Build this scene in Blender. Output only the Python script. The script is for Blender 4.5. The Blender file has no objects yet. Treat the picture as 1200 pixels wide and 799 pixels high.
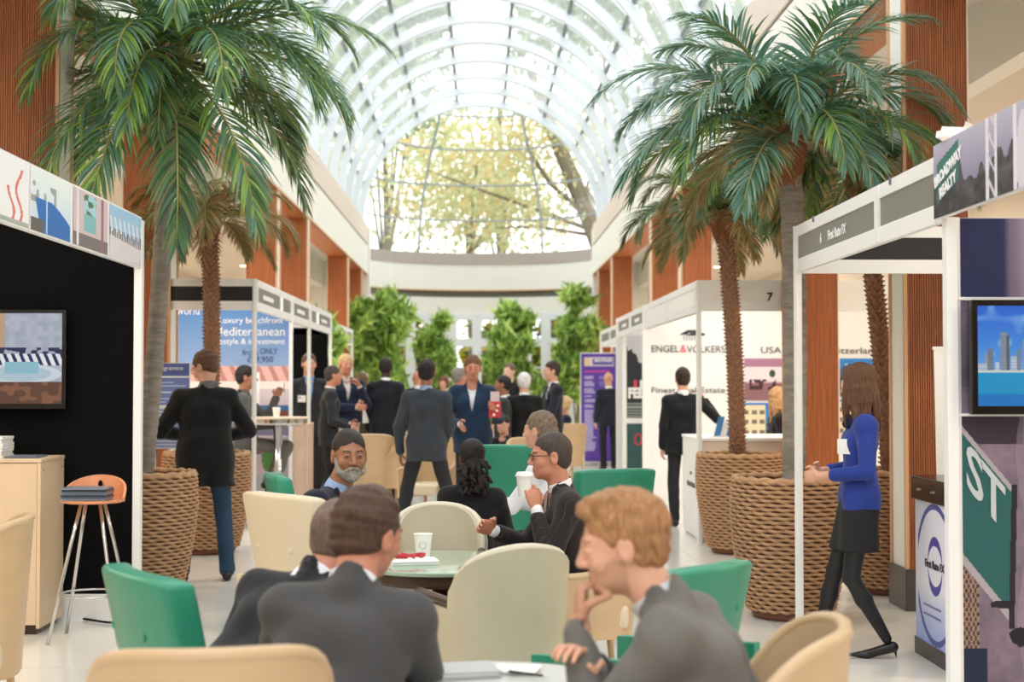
import bpy, bmesh, math, random
import numpy as np
from mathutils import Vector, Matrix, Euler

# ------------------------------------------------------------------ camera, sky, light, exposure
SC = bpy.context.scene
COL = SC.collection
R = math.radians
FPX, VX, HY, CAMH = 1700.0, 564.0, 449.0, 1.524
cd = bpy.data.cameras.new('camera'); cam = bpy.data.objects.new('camera', cd); COL.objects.link(cam)
cd.sensor_width = 36.0; cd.lens = 51.0; cd.clip_end = 300; cd.clip_start = 0.05
cam.location = (0, 0, CAMH)
cam.rotation_euler = (R(90) + math.atan((HY - 399.5) / FPX), 0, -math.atan((600 - VX) / FPX))
cd.dof.use_dof = True; cd.dof.focus_distance = 7.6; cd.dof.aperture_fstop = 2.7
SC.camera = cam
SC.view_settings.view_transform = 'Standard'; SC.view_settings.look = 'None'
SC.view_settings.gamma = 1.0; SC.view_settings.use_curve_mapping = False
SC.view_settings.exposure = 1.0
w = bpy.data.worlds.new('overcast_sky'); SC.world = w; w.use_nodes = True
nt = w.node_tree; bgn = nt.nodes['Background']
tc = nt.nodes.new('ShaderNodeTexCoord'); nz = nt.nodes.new('ShaderNodeTexNoise'); rp = nt.nodes.new('ShaderNodeValToRGB')
nz.inputs['Scale'].default_value = 1.6; nz.inputs['Detail'].default_value = 3
rp.color_ramp.elements[0].color = (0.93, 0.97, 1.0, 1); rp.color_ramp.elements[1].color = (1.0, 0.995, 0.98, 1)
nt.links.new(tc.outputs['Generated'], nz.inputs['Vector']); nt.links.new(nz.outputs['Fac'], rp.inputs['Fac'])
nt.links.new(rp.outputs['Color'], bgn.inputs['Color']); bgn.inputs['Strength'].default_value = 1.55
SC.cycles.max_bounces = 7; SC.cycles.diffuse_bounces = 4; SC.cycles.glossy_bounces = 3
SC.cycles.transmission_bounces = 4; SC.cycles.transparent_max_bounces = 14
SC.cycles.sample_clamp_indirect = 6.0; SC.cycles.caustics_reflective = False; SC.cycles.caustics_refractive = False
SC.cycles.use_denoising = True
# the vault's daylight opening, as a light portal for the sky
pd_ = bpy.data.lights.new('skylight_portal', 'AREA'); pd_.shape = 'RECTANGLE'; pd_.size = 6.2; pd_.size_y = 44; pd_.cycles.is_portal = True
po = bpy.data.objects.new('skylight_portal', pd_); COL.objects.link(po); po.location = (0, 16.0, 5.65)

CAMR = cam.rotation_euler.to_matrix()
def at(px, py, Y):
    """world point seen at photo pixel (px,py) lying at hall depth Y"""
    d = CAMR @ Vector(((px - 600) / FPX, (399.5 - py) / FPX, -1.0))
    t = Y / d.y
    return Vector((d.x * t, Y, CAMH + d.z * t))
def X_(px, Y): return at(px, HY, Y).x
def Z_(py, Y): return at(VX, py, Y).z

# ------------------------------------------------------------------ materials
def lin(c):
    return tuple((v / 255 / 12.92) if v / 255 <= 0.04045 else ((v / 255 + 0.055) / 1.055) ** 2.4 for v in c)
_mats = {}
def mat(name, rgb=(200, 200, 200), rough=0.6, metal=0.0, bump=None, var=None, spec=0.5, coat=0.0, sub=0.0, emit=None, stripe=None, sheen=0.0):
    if name in _mats: return _mats[name]
    m = bpy.data.materials.new(name); m.use_nodes = True; t = m.node_tree; b = t.nodes['Principled BSDF']
    c = lin(rgb) + (1,); b.inputs['Base Color'].default_value = c
    b.inputs['Roughness'].default_value = rough; b.inputs['Metallic'].default_value = metal
    b.inputs['Specular IOR Level'].default_value = spec; b.inputs['Coat Weight'].default_value = coat
    b.inputs['Sheen Weight'].default_value = sheen
    if sub:
        b.inputs['Subsurface Weight'].default_value = sub; b.inputs['Subsurface Radius'].default_value = (1.0, .35, .2); b.inputs['Subsurface Scale'].default_value = .012
    if emit:
        b.inputs['Emission Color'].default_value = lin(emit[0]) + (1,); b.inputs['Emission Strength'].default_value = emit[1]
    co = None
    if bump or var or stripe:
        co = t.nodes.new('ShaderNodeTexCoord')
    col_out = None
    if var:   # (scale, amount, (sx,sy,sz))
        mp = t.nodes.new('ShaderNodeMapping'); mp.inputs['Scale'].default_value = var[2] if len(var) > 2 else (1, 1, 1)
        n = t.nodes.new('ShaderNodeTexNoise'); n.inputs['Scale'].default_value = var[0]; n.inputs['Detail'].default_value = 5
        r_ = t.nodes.new('ShaderNodeValToRGB'); a = var[1]
        r_.color_ramp.elements[0].position = .3; r_.color_ramp.elements[1].position = .7
        r_.color_ramp.elements[0].color = tuple(max(0, v * (1 - a)) for v in c[:3]) + (1,)
        r_.color_ramp.elements[1].color = tuple(min(1, v * (1 + a)) for v in c[:3]) + (1,)
        t.links.new(co.outputs['Object'], mp.inputs['Vector']); t.links.new(mp.outputs[0], n.inputs['Vector'])
        t.links.new(n.outputs['Fac'], r_.inputs['Fac']); col_out = r_.outputs['Color']
    if stripe:  # (axis, frequency per metre, width, rgb)
        sp = t.nodes.new('ShaderNodeSeparateXYZ'); t.links.new(co.outputs['Object'], sp.inputs[0])
        mu = t.nodes.new('ShaderNodeMath'); mu.operation = 'MULTIPLY'; mu.inputs[1].default_value = stripe[1]
        t.links.new(sp.outputs[stripe[0]], mu.inputs[0])
        fr = t.nodes.new('ShaderNodeMath'); fr.operation = 'FRACT'; t.links.new(mu.outputs[0], fr.inputs[0])
        lt = t.nodes.new('ShaderNodeMath'); lt.operation = 'LESS_THAN'; lt.inputs[1].default_value = stripe[2]; t.links.new(fr.outputs[0], lt.inputs[0])
        mx = t.nodes.new('ShaderNodeMix'); mx.data_type = 'RGBA'; t.links.new(lt.outputs[0], mx.inputs[0])
        if col_out: t.links.new(col_out, mx.inputs[6])
        else: mx.inputs[6].default_value = c
        mx.inputs[7].default_value = lin(stripe[3]) + (1,); col_out = mx.outputs[2]
    if col_out: t.links.new(col_out, b.inputs['Base Color'])
    if bump:  # (scale, strength, (stretch))
        mp = t.nodes.new('ShaderNodeMapping'); mp.inputs['Scale'].default_value = bump[2] if len(bump) > 2 else (1, 1, 1)
        n = t.nodes.new('ShaderNodeTexNoise'); n.inputs['Scale'].default_value = bump[0]; n.inputs['Detail'].default_value = 4
        bp = t.nodes.new('ShaderNodeBump'); bp.inputs['Strength'].default_value = bump[1]; bp.inputs['Distance'].default_value = .01
        t.links.new(co.outputs['Object'], mp.inputs['Vector']); t.links.new(mp.outputs[0], n.inputs['Vector'])
        t.links.new(n.outputs['Fac'], bp.inputs['Height']); t.links.new(bp.outputs['Normal'], b.inputs['Normal'])
    _mats[name] = m
    return m
def attr_mat(name, rough=.5, emit=0.0, spec=.4):
    if name in _mats: return _mats[name]
    m = bpy.data.materials.new(name); m.use_nodes = True; t = m.node_tree; b = t.nodes['Principled BSDF']
    a = t.nodes.new('ShaderNodeAttribute'); a.attribute_name = 'ink'
    t.links.new(a.outputs['Color'], b.inputs['Base Color']); b.inputs['Roughness'].default_value = rough; b.inputs['Specular IOR Level'].default_value = spec
    if emit:
        t.links.remove(b.inputs['Base Color'].links[0]); b.inputs['Base Color'].default_value = (.01, .01, .012, 1)
        t.links.new(a.outputs['Color'], b.inputs['Emission Color']); b.inputs['Emission Strength'].default_value = emit
    _mats[name] = m; return m
def glass_mat(name, tint=(1, 1, 1), gloss=.08, frost=None, through=1.0):
    if name in _mats: return _mats[name]
    m = bpy.data.materials.new(name); m.use_nodes = True; t = m.node_tree
    for n in list(t.nodes): t.nodes.remove(n)
    o = t.nodes.new('ShaderNodeOutputMaterial'); tr = t.nodes.new('ShaderNodeBsdfTransparent'); tr.inputs[0].default_value = tint + (1,)
    gl = t.nodes.new('ShaderNodeBsdfGlossy'); gl.inputs['Roughness'].default_value = .03; gl.inputs[0].default_value = (1, 1, 1, 1)
    mx = t.nodes.new('ShaderNodeMixShader'); fr = t.nodes.new('ShaderNodeFresnel'); fr.inputs[0].default_value = 1.4
    t.links.new(fr.outputs[0], mx.inputs[0]); t.links.new(tr.outputs[0], mx.inputs[1]); t.links.new(gl.outputs[0], mx.inputs[2])
    out = mx.outputs[0]
    if frost:
        tl = t.nodes.new('ShaderNodeBsdfTranslucent'); tl.inputs[0].default_value = (.95, .96, .97, 1)
        df = t.nodes.new('ShaderNodeBsdfDiffuse'); df.inputs[0].default_value = (.85, .88, .88, 1)
        m2 = t.nodes.new('ShaderNodeMixShader'); m2.inputs[0].default_value = .35
        t.links.new(tl.outputs[0], m2.inputs[1]); t.links.new(df.outputs[0], m2.inputs[2])
        m3 = t.nodes.new('ShaderNodeMixShader'); m3.inputs[0].default_value = frost
        t.links.new(out, m3.inputs[1]); t.links.new(m2.outputs[0], m3.inputs[2]); out = m3.outputs[0]
    t.links.new(out, o.inputs[0]); _mats[name] = m; return m

white = mat('white_frame', (240, 240, 240), .45)
wallw = mat('white_panel', (242, 240, 238), .6)
paint = mat('cream_paint', (240, 237, 230), .7)
beige = mat('beige_plaster', (222, 210, 196), .8)
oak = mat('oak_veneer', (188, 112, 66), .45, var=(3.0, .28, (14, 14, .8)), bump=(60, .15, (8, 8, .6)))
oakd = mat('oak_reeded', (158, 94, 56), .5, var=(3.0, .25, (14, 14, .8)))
oakedge = mat('oak_edge', (214, 168, 128), .5)
black = mat('black_panel', (7, 7, 8), .9, spec=.15)
blackg = mat('black_gloss', (10, 10, 12), .18)
chrome = mat('chrome', (205, 205, 205), .18, 1.0)
birch = mat('birch_veneer', (216, 190, 158), .5, var=(2.5, .08, (1, 1, .25)))
beech = mat('bent_beech', (202, 172, 134), .4, var=(2.5, .07, (1, 1, 4)))
darkwood = mat('dark_wood', (62, 38, 28), .35)
cream = mat('cream_fabric', (198, 190, 166), .85, bump=(240, .25), var=(4, .04))
creamlea = mat('cream_leather', (216, 202, 176), .42, bump=(90, .08))
greenlea = mat('green_leather', (46, 140, 112), .36, bump=(90, .08), var=(3, .08))
paper = mat('paper', (244, 243, 240), .6)
ink = mat('black_ink', (40, 44, 46), .6)
inkw = mat('white_ink', (246, 246, 248), .6)
grey = mat('grey_panel', (128, 128, 120), .5)
granite = mat('dark_skirting', (70, 66, 64), .3)

# ------------------------------------------------------------------ mesh builder
def link(o, parent=None):
    COL.objects.link(o)
    if parent is not None: o.parent = parent
    return o
def root_of(o):
    while o.parent is not None: o = o.parent
    return o
def off_of(o):
    v = Vector((0, 0, 0))
    while o is not None:
        v += o.location; o = o.parent
    return v
class MB:
    def __init__(s): s.v = []; s.f = []; s.m = []; s.cm = 0
    def add(s, vs, fs, mi=None):
        n = len(s.v); s.v.extend([tuple(p) for p in vs]); mi = s.cm if mi is None else mi
        for f in fs: s.f.append(tuple(i + n for i in f)); s.m.append(mi)
        return s
    def box(s, x0, x1, y0, y1, z0, z1, M=None):
        vs = [Vector((x, y, z)) for x in (x0, x1) for y in (y0, y1) for z in (z0, z1)]
        if M is not None: vs = [M @ p for p in vs]
        return s.add(vs, [(0, 1, 3, 2), (4, 6, 7, 5), (0, 4, 5, 1), (2, 3, 7, 6), (0, 2, 6, 4), (1, 5, 7, 3)])
    def tube(s, pts, r, n=8, closed=False):
        pts = [Vector(p) for p in pts]; rs = r if isinstance(r, (list, tuple)) else [r] * len(pts)
        rings = []; up = Vector((0, 0, 1)); N = len(pts); prev = None
        for i, p in enumerate(pts):
            d = (pts[(i + 1) % N] - pts[i - 1]) if closed else (pts[min(i + 1, N - 1)] - pts[max(i - 1, 0)])
            d.normalize()
            if prev is None:
                a = d.cross(up);
                if a.length < .1: a = d.cross(Vector((1, 0, 0)))
            else: a = prev - d * prev.dot(d)
            a.normalize(); prev = a; b = d.cross(a)
            rings.append([p + (a * math.cos(t) + b * math.sin(t)) * rs[i] for t in [2 * math.pi * k / n for k in range(n)]])
        vs = [q for g in rings for q in g]; fs = []
        for i in range(N if closed else N - 1):
            j = (i + 1) % N
            for k in range(n): fs.append((i * n + k, i * n + (k + 1) % n, j * n + (k + 1) % n, j * n + k))
        if not closed:
            fs.append(tuple(range(n - 1, -1, -1))); fs.append(tuple((N - 1) * n + k for k in range(n)))
        return s.add(vs, fs)
    def cyl(s, p0, p1, r0, r1=None, n=16): return s.tube([p0, p1], [r0, r0 if r1 is None else r1], n)
    def lathe(s, prof, c=(0, 0, 0), n=32, cap=True):
        vs = []; fs = []; N = len(prof)
        for r, z in prof:
            for k in range(n): vs.append((c[0] + r * math.cos(2 * math.pi * k / n), c[1] + r * math.sin(2 * math.pi * k / n), c[2] + z))
        for i in range(N - 1):
            for k in range(n): fs.append((i * n + k, i * n + (k + 1) % n, (i + 1) * n + (k + 1) % n, (i + 1) * n + k))
        if cap:
            fs.append(tuple(range(n - 1, -1, -1))); fs.append(tuple((N - 1) * n + k for k in range(n)))
        return s.add(vs, fs)
    def prism(s, poly, y0, y1):   # polygon in xz extruded along y
        n = len(poly); vs = [(x, y0, z) for x, z in poly] + [(x, y1, z) for x, z in poly]
        fs = [tuple(range(n)), tuple(range(2 * n - 1, n - 1, -1))] + [(i, i + n, (i + 1) % n + n, (i + 1) % n) for i in range(n)]
        return s.add(vs, fs)
    def prismz(s, poly, z0, z1):
        n = len(poly); vs = [(x, y, z0) for x, y in poly] + [(x, y, z1) for x, y in poly]
        fs = [tuple(range(n - 1, -1, -1)), tuple(range(n, 2 * n))] + [(i, (i + 1) % n, (i + 1) % n + n, i + n) for i in range(n)]
        return s.add(vs, fs)
    def grid(s, P, nu, nv, closed_u=False):   # P(i,j) -> point
        vs = [P(i, j) for i in range(nu) for j in range(nv)]; fs = []
        for i in range(nu if closed_u else nu - 1):
            for j in range(nv - 1): fs.append((i * nv + j, ((i + 1) % nu) * nv + j, ((i + 1) % nu) * nv + j + 1, i * nv + j + 1))
        return s.add(vs, fs)
    def mesh(s, name, mats, smooth=False, off=None):
        me = bpy.data.meshes.new(name)
        vs = s.v if off is None else [(a - off.x, b - off.y, c - off.z) for a, b, c in s.v]
        me.from_pydata(vs, [], s.f)
        for m in (mats if isinstance(mats, (list, tuple)) else [mats]): me.materials.append(m)
        if any(s.m): me.polygons.foreach_set('material_index', s.m)
        if smooth: me.polygons.foreach_set('use_smooth', [True] * len(s.f))
        me.update(); return me
    def build(s, name, mats, parent=None, world=True, smooth=False, bevel=0, seg=2, loc=None):
        off = None
        if world and parent is not None: off = off_of(parent)
        o = bpy.data.objects.new(name, s.mesh(name, mats, smooth, off)); link(o, parent)
        if loc is not None: o.location = loc
        if bevel:
            b = o.modifiers.new('bevel', 'BEVEL'); b.width = bevel; b.segments = seg; b.limit_method = 'ANGLE'
            o.data.polygons.foreach_set('use_smooth', [True] * len(o.data.polygons))
            o.modifiers.new('wn', 'WEIGHTED_NORMAL').keep_sharp = True
        if smooth == 'auto': smooth_auto(o)
        return o
def smooth_auto(o, ang=40):
    o.data.polygons.foreach_set('use_smooth', [True] * len(o.data.polygons))
    o.data.set_sharp_from_angle(angle=R(ang))
def tag(o, label=None, cat=None, group=None, kind=None):
    if label: o['label'] = label
    if cat: o['category'] = cat
    if group: o['group'] = group
    if kind: o['kind'] = kind
    return o
def thing(name, label, cat, loc=(0, 0, 0), rz=0, group=None, kind=None):
    o = bpy.data.objects.new(name, None); COL.objects.link(o); o.empty_display_size = .1
    o.location = loc; o.rotation_euler = (0, 0, rz); return tag(o, label, cat, group, kind)
def struct(name, parent=None, loc=(0, 0, 0)):
    o = bpy.data.objects.new(name, None); COL.objects.link(o); o.location = loc
    if parent: o.parent = parent
    else: o['kind'] = 'structure'
    return o
def kids(o): return [c for c in bpy.data.objects if c.parent is o]
_kid = {}
def copy_tree(o, label, loc, rz, group=None):
    def rec(a, par):
        c = a.copy(); COL.objects.link(c); c.parent = par
        if par is None: tag(c, label, None, group)
        for k in a.children: rec(k, c)
        return c
    c = rec(o, None); c.location = loc; c.rotation_euler = (0, 0, rz); return c
def text(s, size, parent, loc, rz=0, m=None, align='CENTER', bold=0.0, depth=.002, name='lettering', sx=1.0, rot=None):
    cu = bpy.data.curves.new(name, 'FONT'); cu.body = s; cu.size = size; cu.align_x = align; cu.align_y = 'CENTER'
    cu.extrude = depth / 2; cu.offset = bold; cu.resolution_u = 3
    t = bpy.data.objects.new(name, cu); COL.objects.link(t)
    me = bpy.data.meshes.new_from_object(t.evaluated_get(bpy.context.evaluated_depsgraph_get()))
    bpy.data.objects.remove(t); o = bpy.data.objects.new(name, me); COL.objects.link(o)
    me.materials.clear(); me.materials.append(m or ink); o.parent = parent
    o.location = Vector(loc) - (off_of(parent) if parent else Vector((0, 0, 0)))
    o.rotation_euler = rot if rot else (R(90), 0, rz); o.scale = (sx, 1, 1); return o
def picture(name, parent, w_, h_, nx, ny, fn, loc, rz=0, m=None, flip=False):
    """flat print or screen: a grid of little quads, each in its own flat ink colour; faces -Y at rz=0. loc = centre (world)"""
    U, V = np.meshgrid((np.arange(nx) + .5) / nx, (np.arange(ny) + .5) / ny)
    c = np.clip(np.stack(np.broadcast_arrays(*fn(U, V)), -1), 0, 1).astype(float)
    c = np.where(c <= .04045, c / 12.92, ((c + .055) / 1.055) ** 2.4)
    xs = np.linspace(-w_ / 2, w_ / 2, nx + 1); zs = np.linspace(-h_ / 2, h_ / 2, ny + 1)
    vs = np.zeros((ny + 1, nx + 1, 3)); vs[:, :, 0] = xs[None]; vs[:, :, 2] = zs[:, None]
    a = (np.arange(ny)[:, None] * (nx + 1) + np.arange(nx)[None]).ravel()
    q = np.stack([a, a + 1, a + nx + 2, a + nx + 1], 1)
    me = bpy.data.meshes.new(name); me.vertices.add(len(vs.reshape(-1, 3))); me.vertices.foreach_set('co', vs.ravel())
    me.loops.add(q.size); me.loops.foreach_set('vertex_index', q.ravel()); me.polygons.add(len(q))
    me.polygons.foreach_set('loop_start', np.arange(len(q)) * 4); me.polygons.foreach_set('loop_total', np.full(len(q), 4))
    me.update(calc_edges=True)
    at_ = me.color_attributes.new('ink', 'FLOAT_COLOR', 'CORNER')
    cc = np.ones((len(q), 4, 4)); cc[:, :, :3] = c.reshape(-1, 1, 3); at_.data.foreach_set('color', cc.ravel())
    me.materials.append(m or attr_mat('printed_board')); o = bpy.data.objects.new(name, me); COL.objects.link(o); o.parent = parent
    o.location = Vector(loc) - (off_of(parent) if parent else Vector((0, 0, 0))); o.rotation_euler = (0, 0, rz); return o
def mixc(c, mask, col):
    return [a * (1 - mask) + (b / 255) * mask for a, b in zip(c, col)]
def vnoise(U, V, sx, sy, seed=0):
    rr = np.random.RandomState(seed); g = rr.rand(int(sy) + 3, int(sx) + 3); x = U * sx; y = V * sy
    i = np.floor(x).astype(int); j = np.floor(y).astype(int); fx = x - i; fy = y - j; fx = fx * fx * (3 - 2 * fx); fy = fy * fy * (3 - 2 * fy)
    return (g[j, i] * (1 - fx) * (1 - fy) + g[j, i + 1] * fx * (1 - fy) + g[j + 1, i] * (1 - fx) * fy + g[j + 1, i + 1] * fx * fy)
# ------------------------------------------------------------------ floor
Y0, Y1 = -5.0, 37.0
XR, XL = 2.85, -2.9
tilem = mat('floor_tile', (232, 228, 220), .16, var=(1.2, .035), spec=.6)
grout = mat('grout', (196, 190, 180), .8)
fl = MB().box(-6.8, 6.8, Y0 - .2, 40.5, -.2, -.003).build('floor', grout); tag(fl, kind='structure')
T = .92
tb = MB().box(-T / 2 + .0025, T / 2 - .0025, -T / 2 + .0025, T / 2 - .0025, -.01, 0)
tme = tb.mesh('floor_tile', tilem)
rest = MB(); cnt = 0
for j in range(int((40 - Y0) / T)):
    for i in range(-7, 7):
        x = (i + .5) * T; y = Y0 + (j + .5) * T
        if abs(x) < 3.3 and y > 3.0 and cnt < 290:
            o = bpy.data.objects.new('floor_tile', tme); link(o, fl); o.location = (x, y, 0); cnt += 1
        else: rest.box(x - T / 2 + .0025, x + T / 2 - .0025, y - T / 2 + .0025, y + T / 2 - .0025, -.01, 0)
tag(rest.build('distant_floor_tile', tilem, fl), kind='stuff')

# ------------------------------------------------------------------ gallery columns, beams, walls
cor = mat('cornice_beige', (222, 208, 196), .7)
def column(side, yf, n):
    xi = XR if side > 0 else XL; s = side; wd = .45; dp = .38
    c = struct('wood_column', loc=(xi + s * wd / 2, yf + dp / 2, 0))
    m = MB(); m.box(min(xi + s * .012, xi + s * wd), max(xi + s * .012, xi + s * wd), yf + .012, yf + dp - .012, 0, 4.29); m.build('core', paint, c)
    for ya, yb in ((yf, 1), (yf + dp, -1)):   # reeded faces, towards and away from the entrance
        m = MB(); nr = 26; pts = []
        for k in range(nr):
            x0 = xi + s * (.02 + (wd - .03) * k / nr); x1 = xi + s * (.02 + (wd - .03) * (k + 1) / nr)
            pts += [(x0, ya + yb * .010), (x0 + (x1 - x0) * .2, ya + yb * .001), (x0 + (x1 - x0) * .8, ya + yb * .001)]
        pts += [(x1, ya + yb * .010), (x1, ya + yb * .02), (pts[0][0], ya + yb * .02)]
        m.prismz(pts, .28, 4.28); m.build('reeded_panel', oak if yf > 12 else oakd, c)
    for y in (yf + .012, yf + dp - .022):
        m = MB(); m.box(min(xi - s * .004, xi + s * .02), max(xi - s * .004, xi + s * .02), y - .01, y + .02, .28, 4.28); m.build('edge_strip', oakedge, c)
    m = MB(); m.box(min(xi - s * .012, xi + s * (wd + .01)), max(xi - s * .012, xi + s * (wd + .01)), yf - .015, yf + dp + .015, 0, .28); m.build('skirting', granite, c, bevel=.004)
CY = [-1.3, 2.35, 9.7, 13.3, 20.6, 24.2, 31.5, 35.2]
for sd in (1, -1):
    for n, y in enumerate(CY): column(sd, y + (.25 if sd < 0 and 9 < y < 14 else 0), n)
def band(sd):
    xi = XR if sd > 0 else XL; s = sd; nm = 'right' if sd > 0 else 'left'
    a = struct('trim_%d' % (1 if sd > 0 else 2), loc=(xi, 16, 4.3))
    def bx(name, x0, x1, z0, z1, m, **k):
        q = MB(); q.box(min(xi + s * x0, xi + s * x1), max(xi + s * x0, xi + s * x1), Y0, Y1, z0, z1); return q.build(name, m, a, **k)
    bx('beam', 0, .45, 4.31, 5.02, paint); bx('soffit', .0, .45, 4.285, 4.312, oak)
    bx('edge_strip', -.006, .02, 4.285, 4.325, oakedge)
    bx('groove', .03, .45, 5.02, 5.07, granite); bx('cornice', .0, .5, 5.07, 5.58, cor, bevel=.02)
    w = struct('wall_' + nm, loc=(s * 6.6, 16, 0))
    q = MB(); q.box(min(s * 6.6, s * 6.85), max(s * 6.6, s * 6.85), Y0, 37.5, 0, 5.5); q.build('plaster', beige, w)
    c = struct('trim_%d' % (3 if sd > 0 else 4), loc=(s * 4.1, 16, 4))
    q = MB(); q.box(min(s * 4.0, s * 4.2), max(s * 4.0, s * 4.2), Y0, 37, 3.97, 4.62); q.build('downstand_beam', paint, c)
    q = MB(); q.box(min(s * 4.2, s * 6.6), max(s * 4.2, s * 6.6), Y0, 37, 3.97, 4.1); q.build('gallery_ceiling', beige, c)
    q = MB(); q.box(min(s * 3.3, s * 4.0), max(s * 3.3, s * 4.0), Y0, 37, 4.6, 4.75); q.build('gallery_ceiling', paint, c)
    q = MB(); q.box(min(s * 3.32, s * 6.85), max(s * 3.32, s * 6.85), Y0, 37.5, 5.2, 5.5); q.build('roof_light_block', paint, c)  # unseen roof over the gallery, added to block light
    q = MB(); q.box(min(s * 2.85, s * 6.85), max(s * 2.85, s * 6.85), 37.0, 37.3, 0, 5.5); q.build('end_wall', paint, w)
    lm = mat('lamp_glow', (255, 226, 180), emit=((255, 222, 170), 14))
    for k in range(9):
        y = 3.0 + k * 3.9
        d = thing('downlight', ('%s round downlight from the camera in the %s gallery ceiling' % (['nearest', 'second', 'third', 'fourth', 'fifth', 'sixth', 'seventh', 'eighth', 'farthest'][k], nm)), 'light', (s * 4.95, y, 3.97), 0, 'gallery downlights on the ' + nm)
        q = MB(); q.lathe([(.1, -.006), (.1, 0), (.075, 0), (.075, -.006)], n=20, cap=False); q.build('ring', white, d, world=False)
        q = MB(); q.lathe([(.001, -.003), (.075, -.003)], n=20, cap=False); q.build('lamp_disc', lm, d, world=False)
        ld = bpy.data.lights.new('downlight_lamp', 'AREA'); ld.shape = 'DISK'; ld.size = .3; ld.energy = 32; ld.color = (1, .86, .68)
        lo = bpy.data.objects.new('downlight_lamp', ld); COL.objects.link(lo); lo.parent = d; lo.location = (0, 0, -.03)
band(1); band(-1)
# rear wall behind the camera, glazed above
rw = struct('wall_rear', loc=(0, Y0, 0)); MB().box(-6.85, 6.85, Y0 - .25, Y0, 0, 3.2).build('plaster', paint, rw)

# ------------------------------------------------------------------ barrel vault
VR, VZ, VXC = 3.15, 5.62, -.02
ribm = mat('vault_rib', (226, 232, 240), .4); purm = mat('vault_purlin', (112, 120, 124), .45)
gl = glass_mat('vault_glass', (.90, .93, .92), frost=.12); glc = glass_mat('crown_glass', (.9, .92, .93), frost=.75)
glg = glass_mat('clear_glass', (.97, .98, .97))
vault = struct('ceiling', loc=(0, 16, VZ))
def arcp(r, a, y): return (VXC + r * math.sin(a), y, VZ + r * math.cos(a))
def arc_rib(y, r0, r1, wd, name, m, par, n=48):
    q = MB(); vs = []; fs = []
    for k in range(n + 1):
        a = R(-92 + 184 * k / n)
        for (r, dy) in ((r0, -wd / 2), (r1, -wd / 2), (r1, wd / 2), (r0, wd / 2)): vs.append(arcp(r, a, y + dy))
    for k in range(n):
        for e in range(4): fs.append((k * 4 + e, k * 4 + (e + 1) % 4, k * 4 + 4 + (e + 1) % 4, k * 4 + 4 + e))
    q.add(vs, fs); return q.build(name, m, par)
RY = [37.0 - 1.745 * k for k in range(24)]
for k, y in enumerate(RY):
    arc_rib(y, VR - .17, VR, .14 if k else .18, 'rib', ribm, vault)
    if k < len(RY) - 1: arc_rib(y - .87, VR, VR + .035, .035, 'glazing_bar', ribm, vault)
ANG = [-90, -71, -51, -31, -11, 11, 31, 51, 71, 90]
for a in ANG:
    q = MB(); aa = R(a); d = R(.55)
    vs = [arcp(r, aa + t, y) for y in (RY[-1], RY[0]) for (r, t) in ((VR - .01, -d), (VR + .05, -d), (VR + .05, d), (VR - .01, d))]
    q.add(vs, [(0, 1, 2, 3), (7, 6, 5, 4), (0, 4, 5, 1), (1, 5, 6, 2), (2, 6, 7, 3), (3, 7, 4, 0)]); q.build('purlin', purm, vault)
far = MB(); farc = MB()
for k in range(len(RY) - 1):
    for j in range(9):
        q = MB() if k < 13 else (farc if j == 4 else far)
        def P(i, jj, k=k, j=j): return arcp(VR + .02, R(ANG[j] + (ANG[j + 1] - ANG[j]) * i / 4), RY[k] - 1.745 * jj)
        q.grid(P, 5, 2)
        if k < 13: q.build('pane', glc if j == 4 else gl, vault)
tag(far.build('rear_glazing', gl, vault), kind='stuff'); tag(farc.build('rear_crown_glazing', glc, vault), kind='stuff')

# ------------------------------------------------------------------ apse: glazed gable bulging outwards, curved wall with french windows
AD = 2.5
def AY(x, z):
    t = ((x - VXC) ** 2 + max(z - VZ, 0) ** 2) / VR ** 2
    return 37.0 + AD * math.sqrt(max(0, 1 - t))
gw = struct('window_1', loc=(0, 38, 5))
ZK = [5.02, 5.95, 6.88, 7.78, 8.52, 8.76]
def hw(z): return math.sqrt(max(.01, (VR - .02) ** 2 - max(z - VZ, 0) ** 2))
def xv(z): return 1.67 - .64 * ((z - 5) / 3.6) ** 2
barm = mat('gable_bar', (150, 158, 162), .45)
for z in ZK[:5]:
    n = 28; pts = [(VXC + x, AY(VXC + x, z), z) for x in [hw(z) * math.sin(R(-90 + 180 * k / n)) for k in range(n + 1)]]
    MB().tube(pts, .028 if z > 5.1 else .05, 6).build('transom', barm, gw)
for sg in (-1, 1):
    pts = [(VXC + sg * xv(z), AY(VXC + sg * xv(z), z), z) for z in np.linspace(5.0, 8.6, 20)]
    MB().tube(pts, .036, 6).build('mullion', barm, gw)
for k in range(5):
    for j in range(3):
        def P(i, l, k=k, j=j):
            z = ZK[k] + (ZK[k + 1] - ZK[k]) * l / 4; b = [-hw(z), -min(xv(z), hw(z)), min(xv(z), hw(z)), hw(z)]
            x = VXC + b[j] + (b[j + 1] - b[j]) * i / 8; return (x, AY(x, z) + .02, z)
        MB().grid(P, 9, 5).build('pane', glg, gw)
wb = struct('wall_back', loc=(0, 38, 0))
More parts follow.
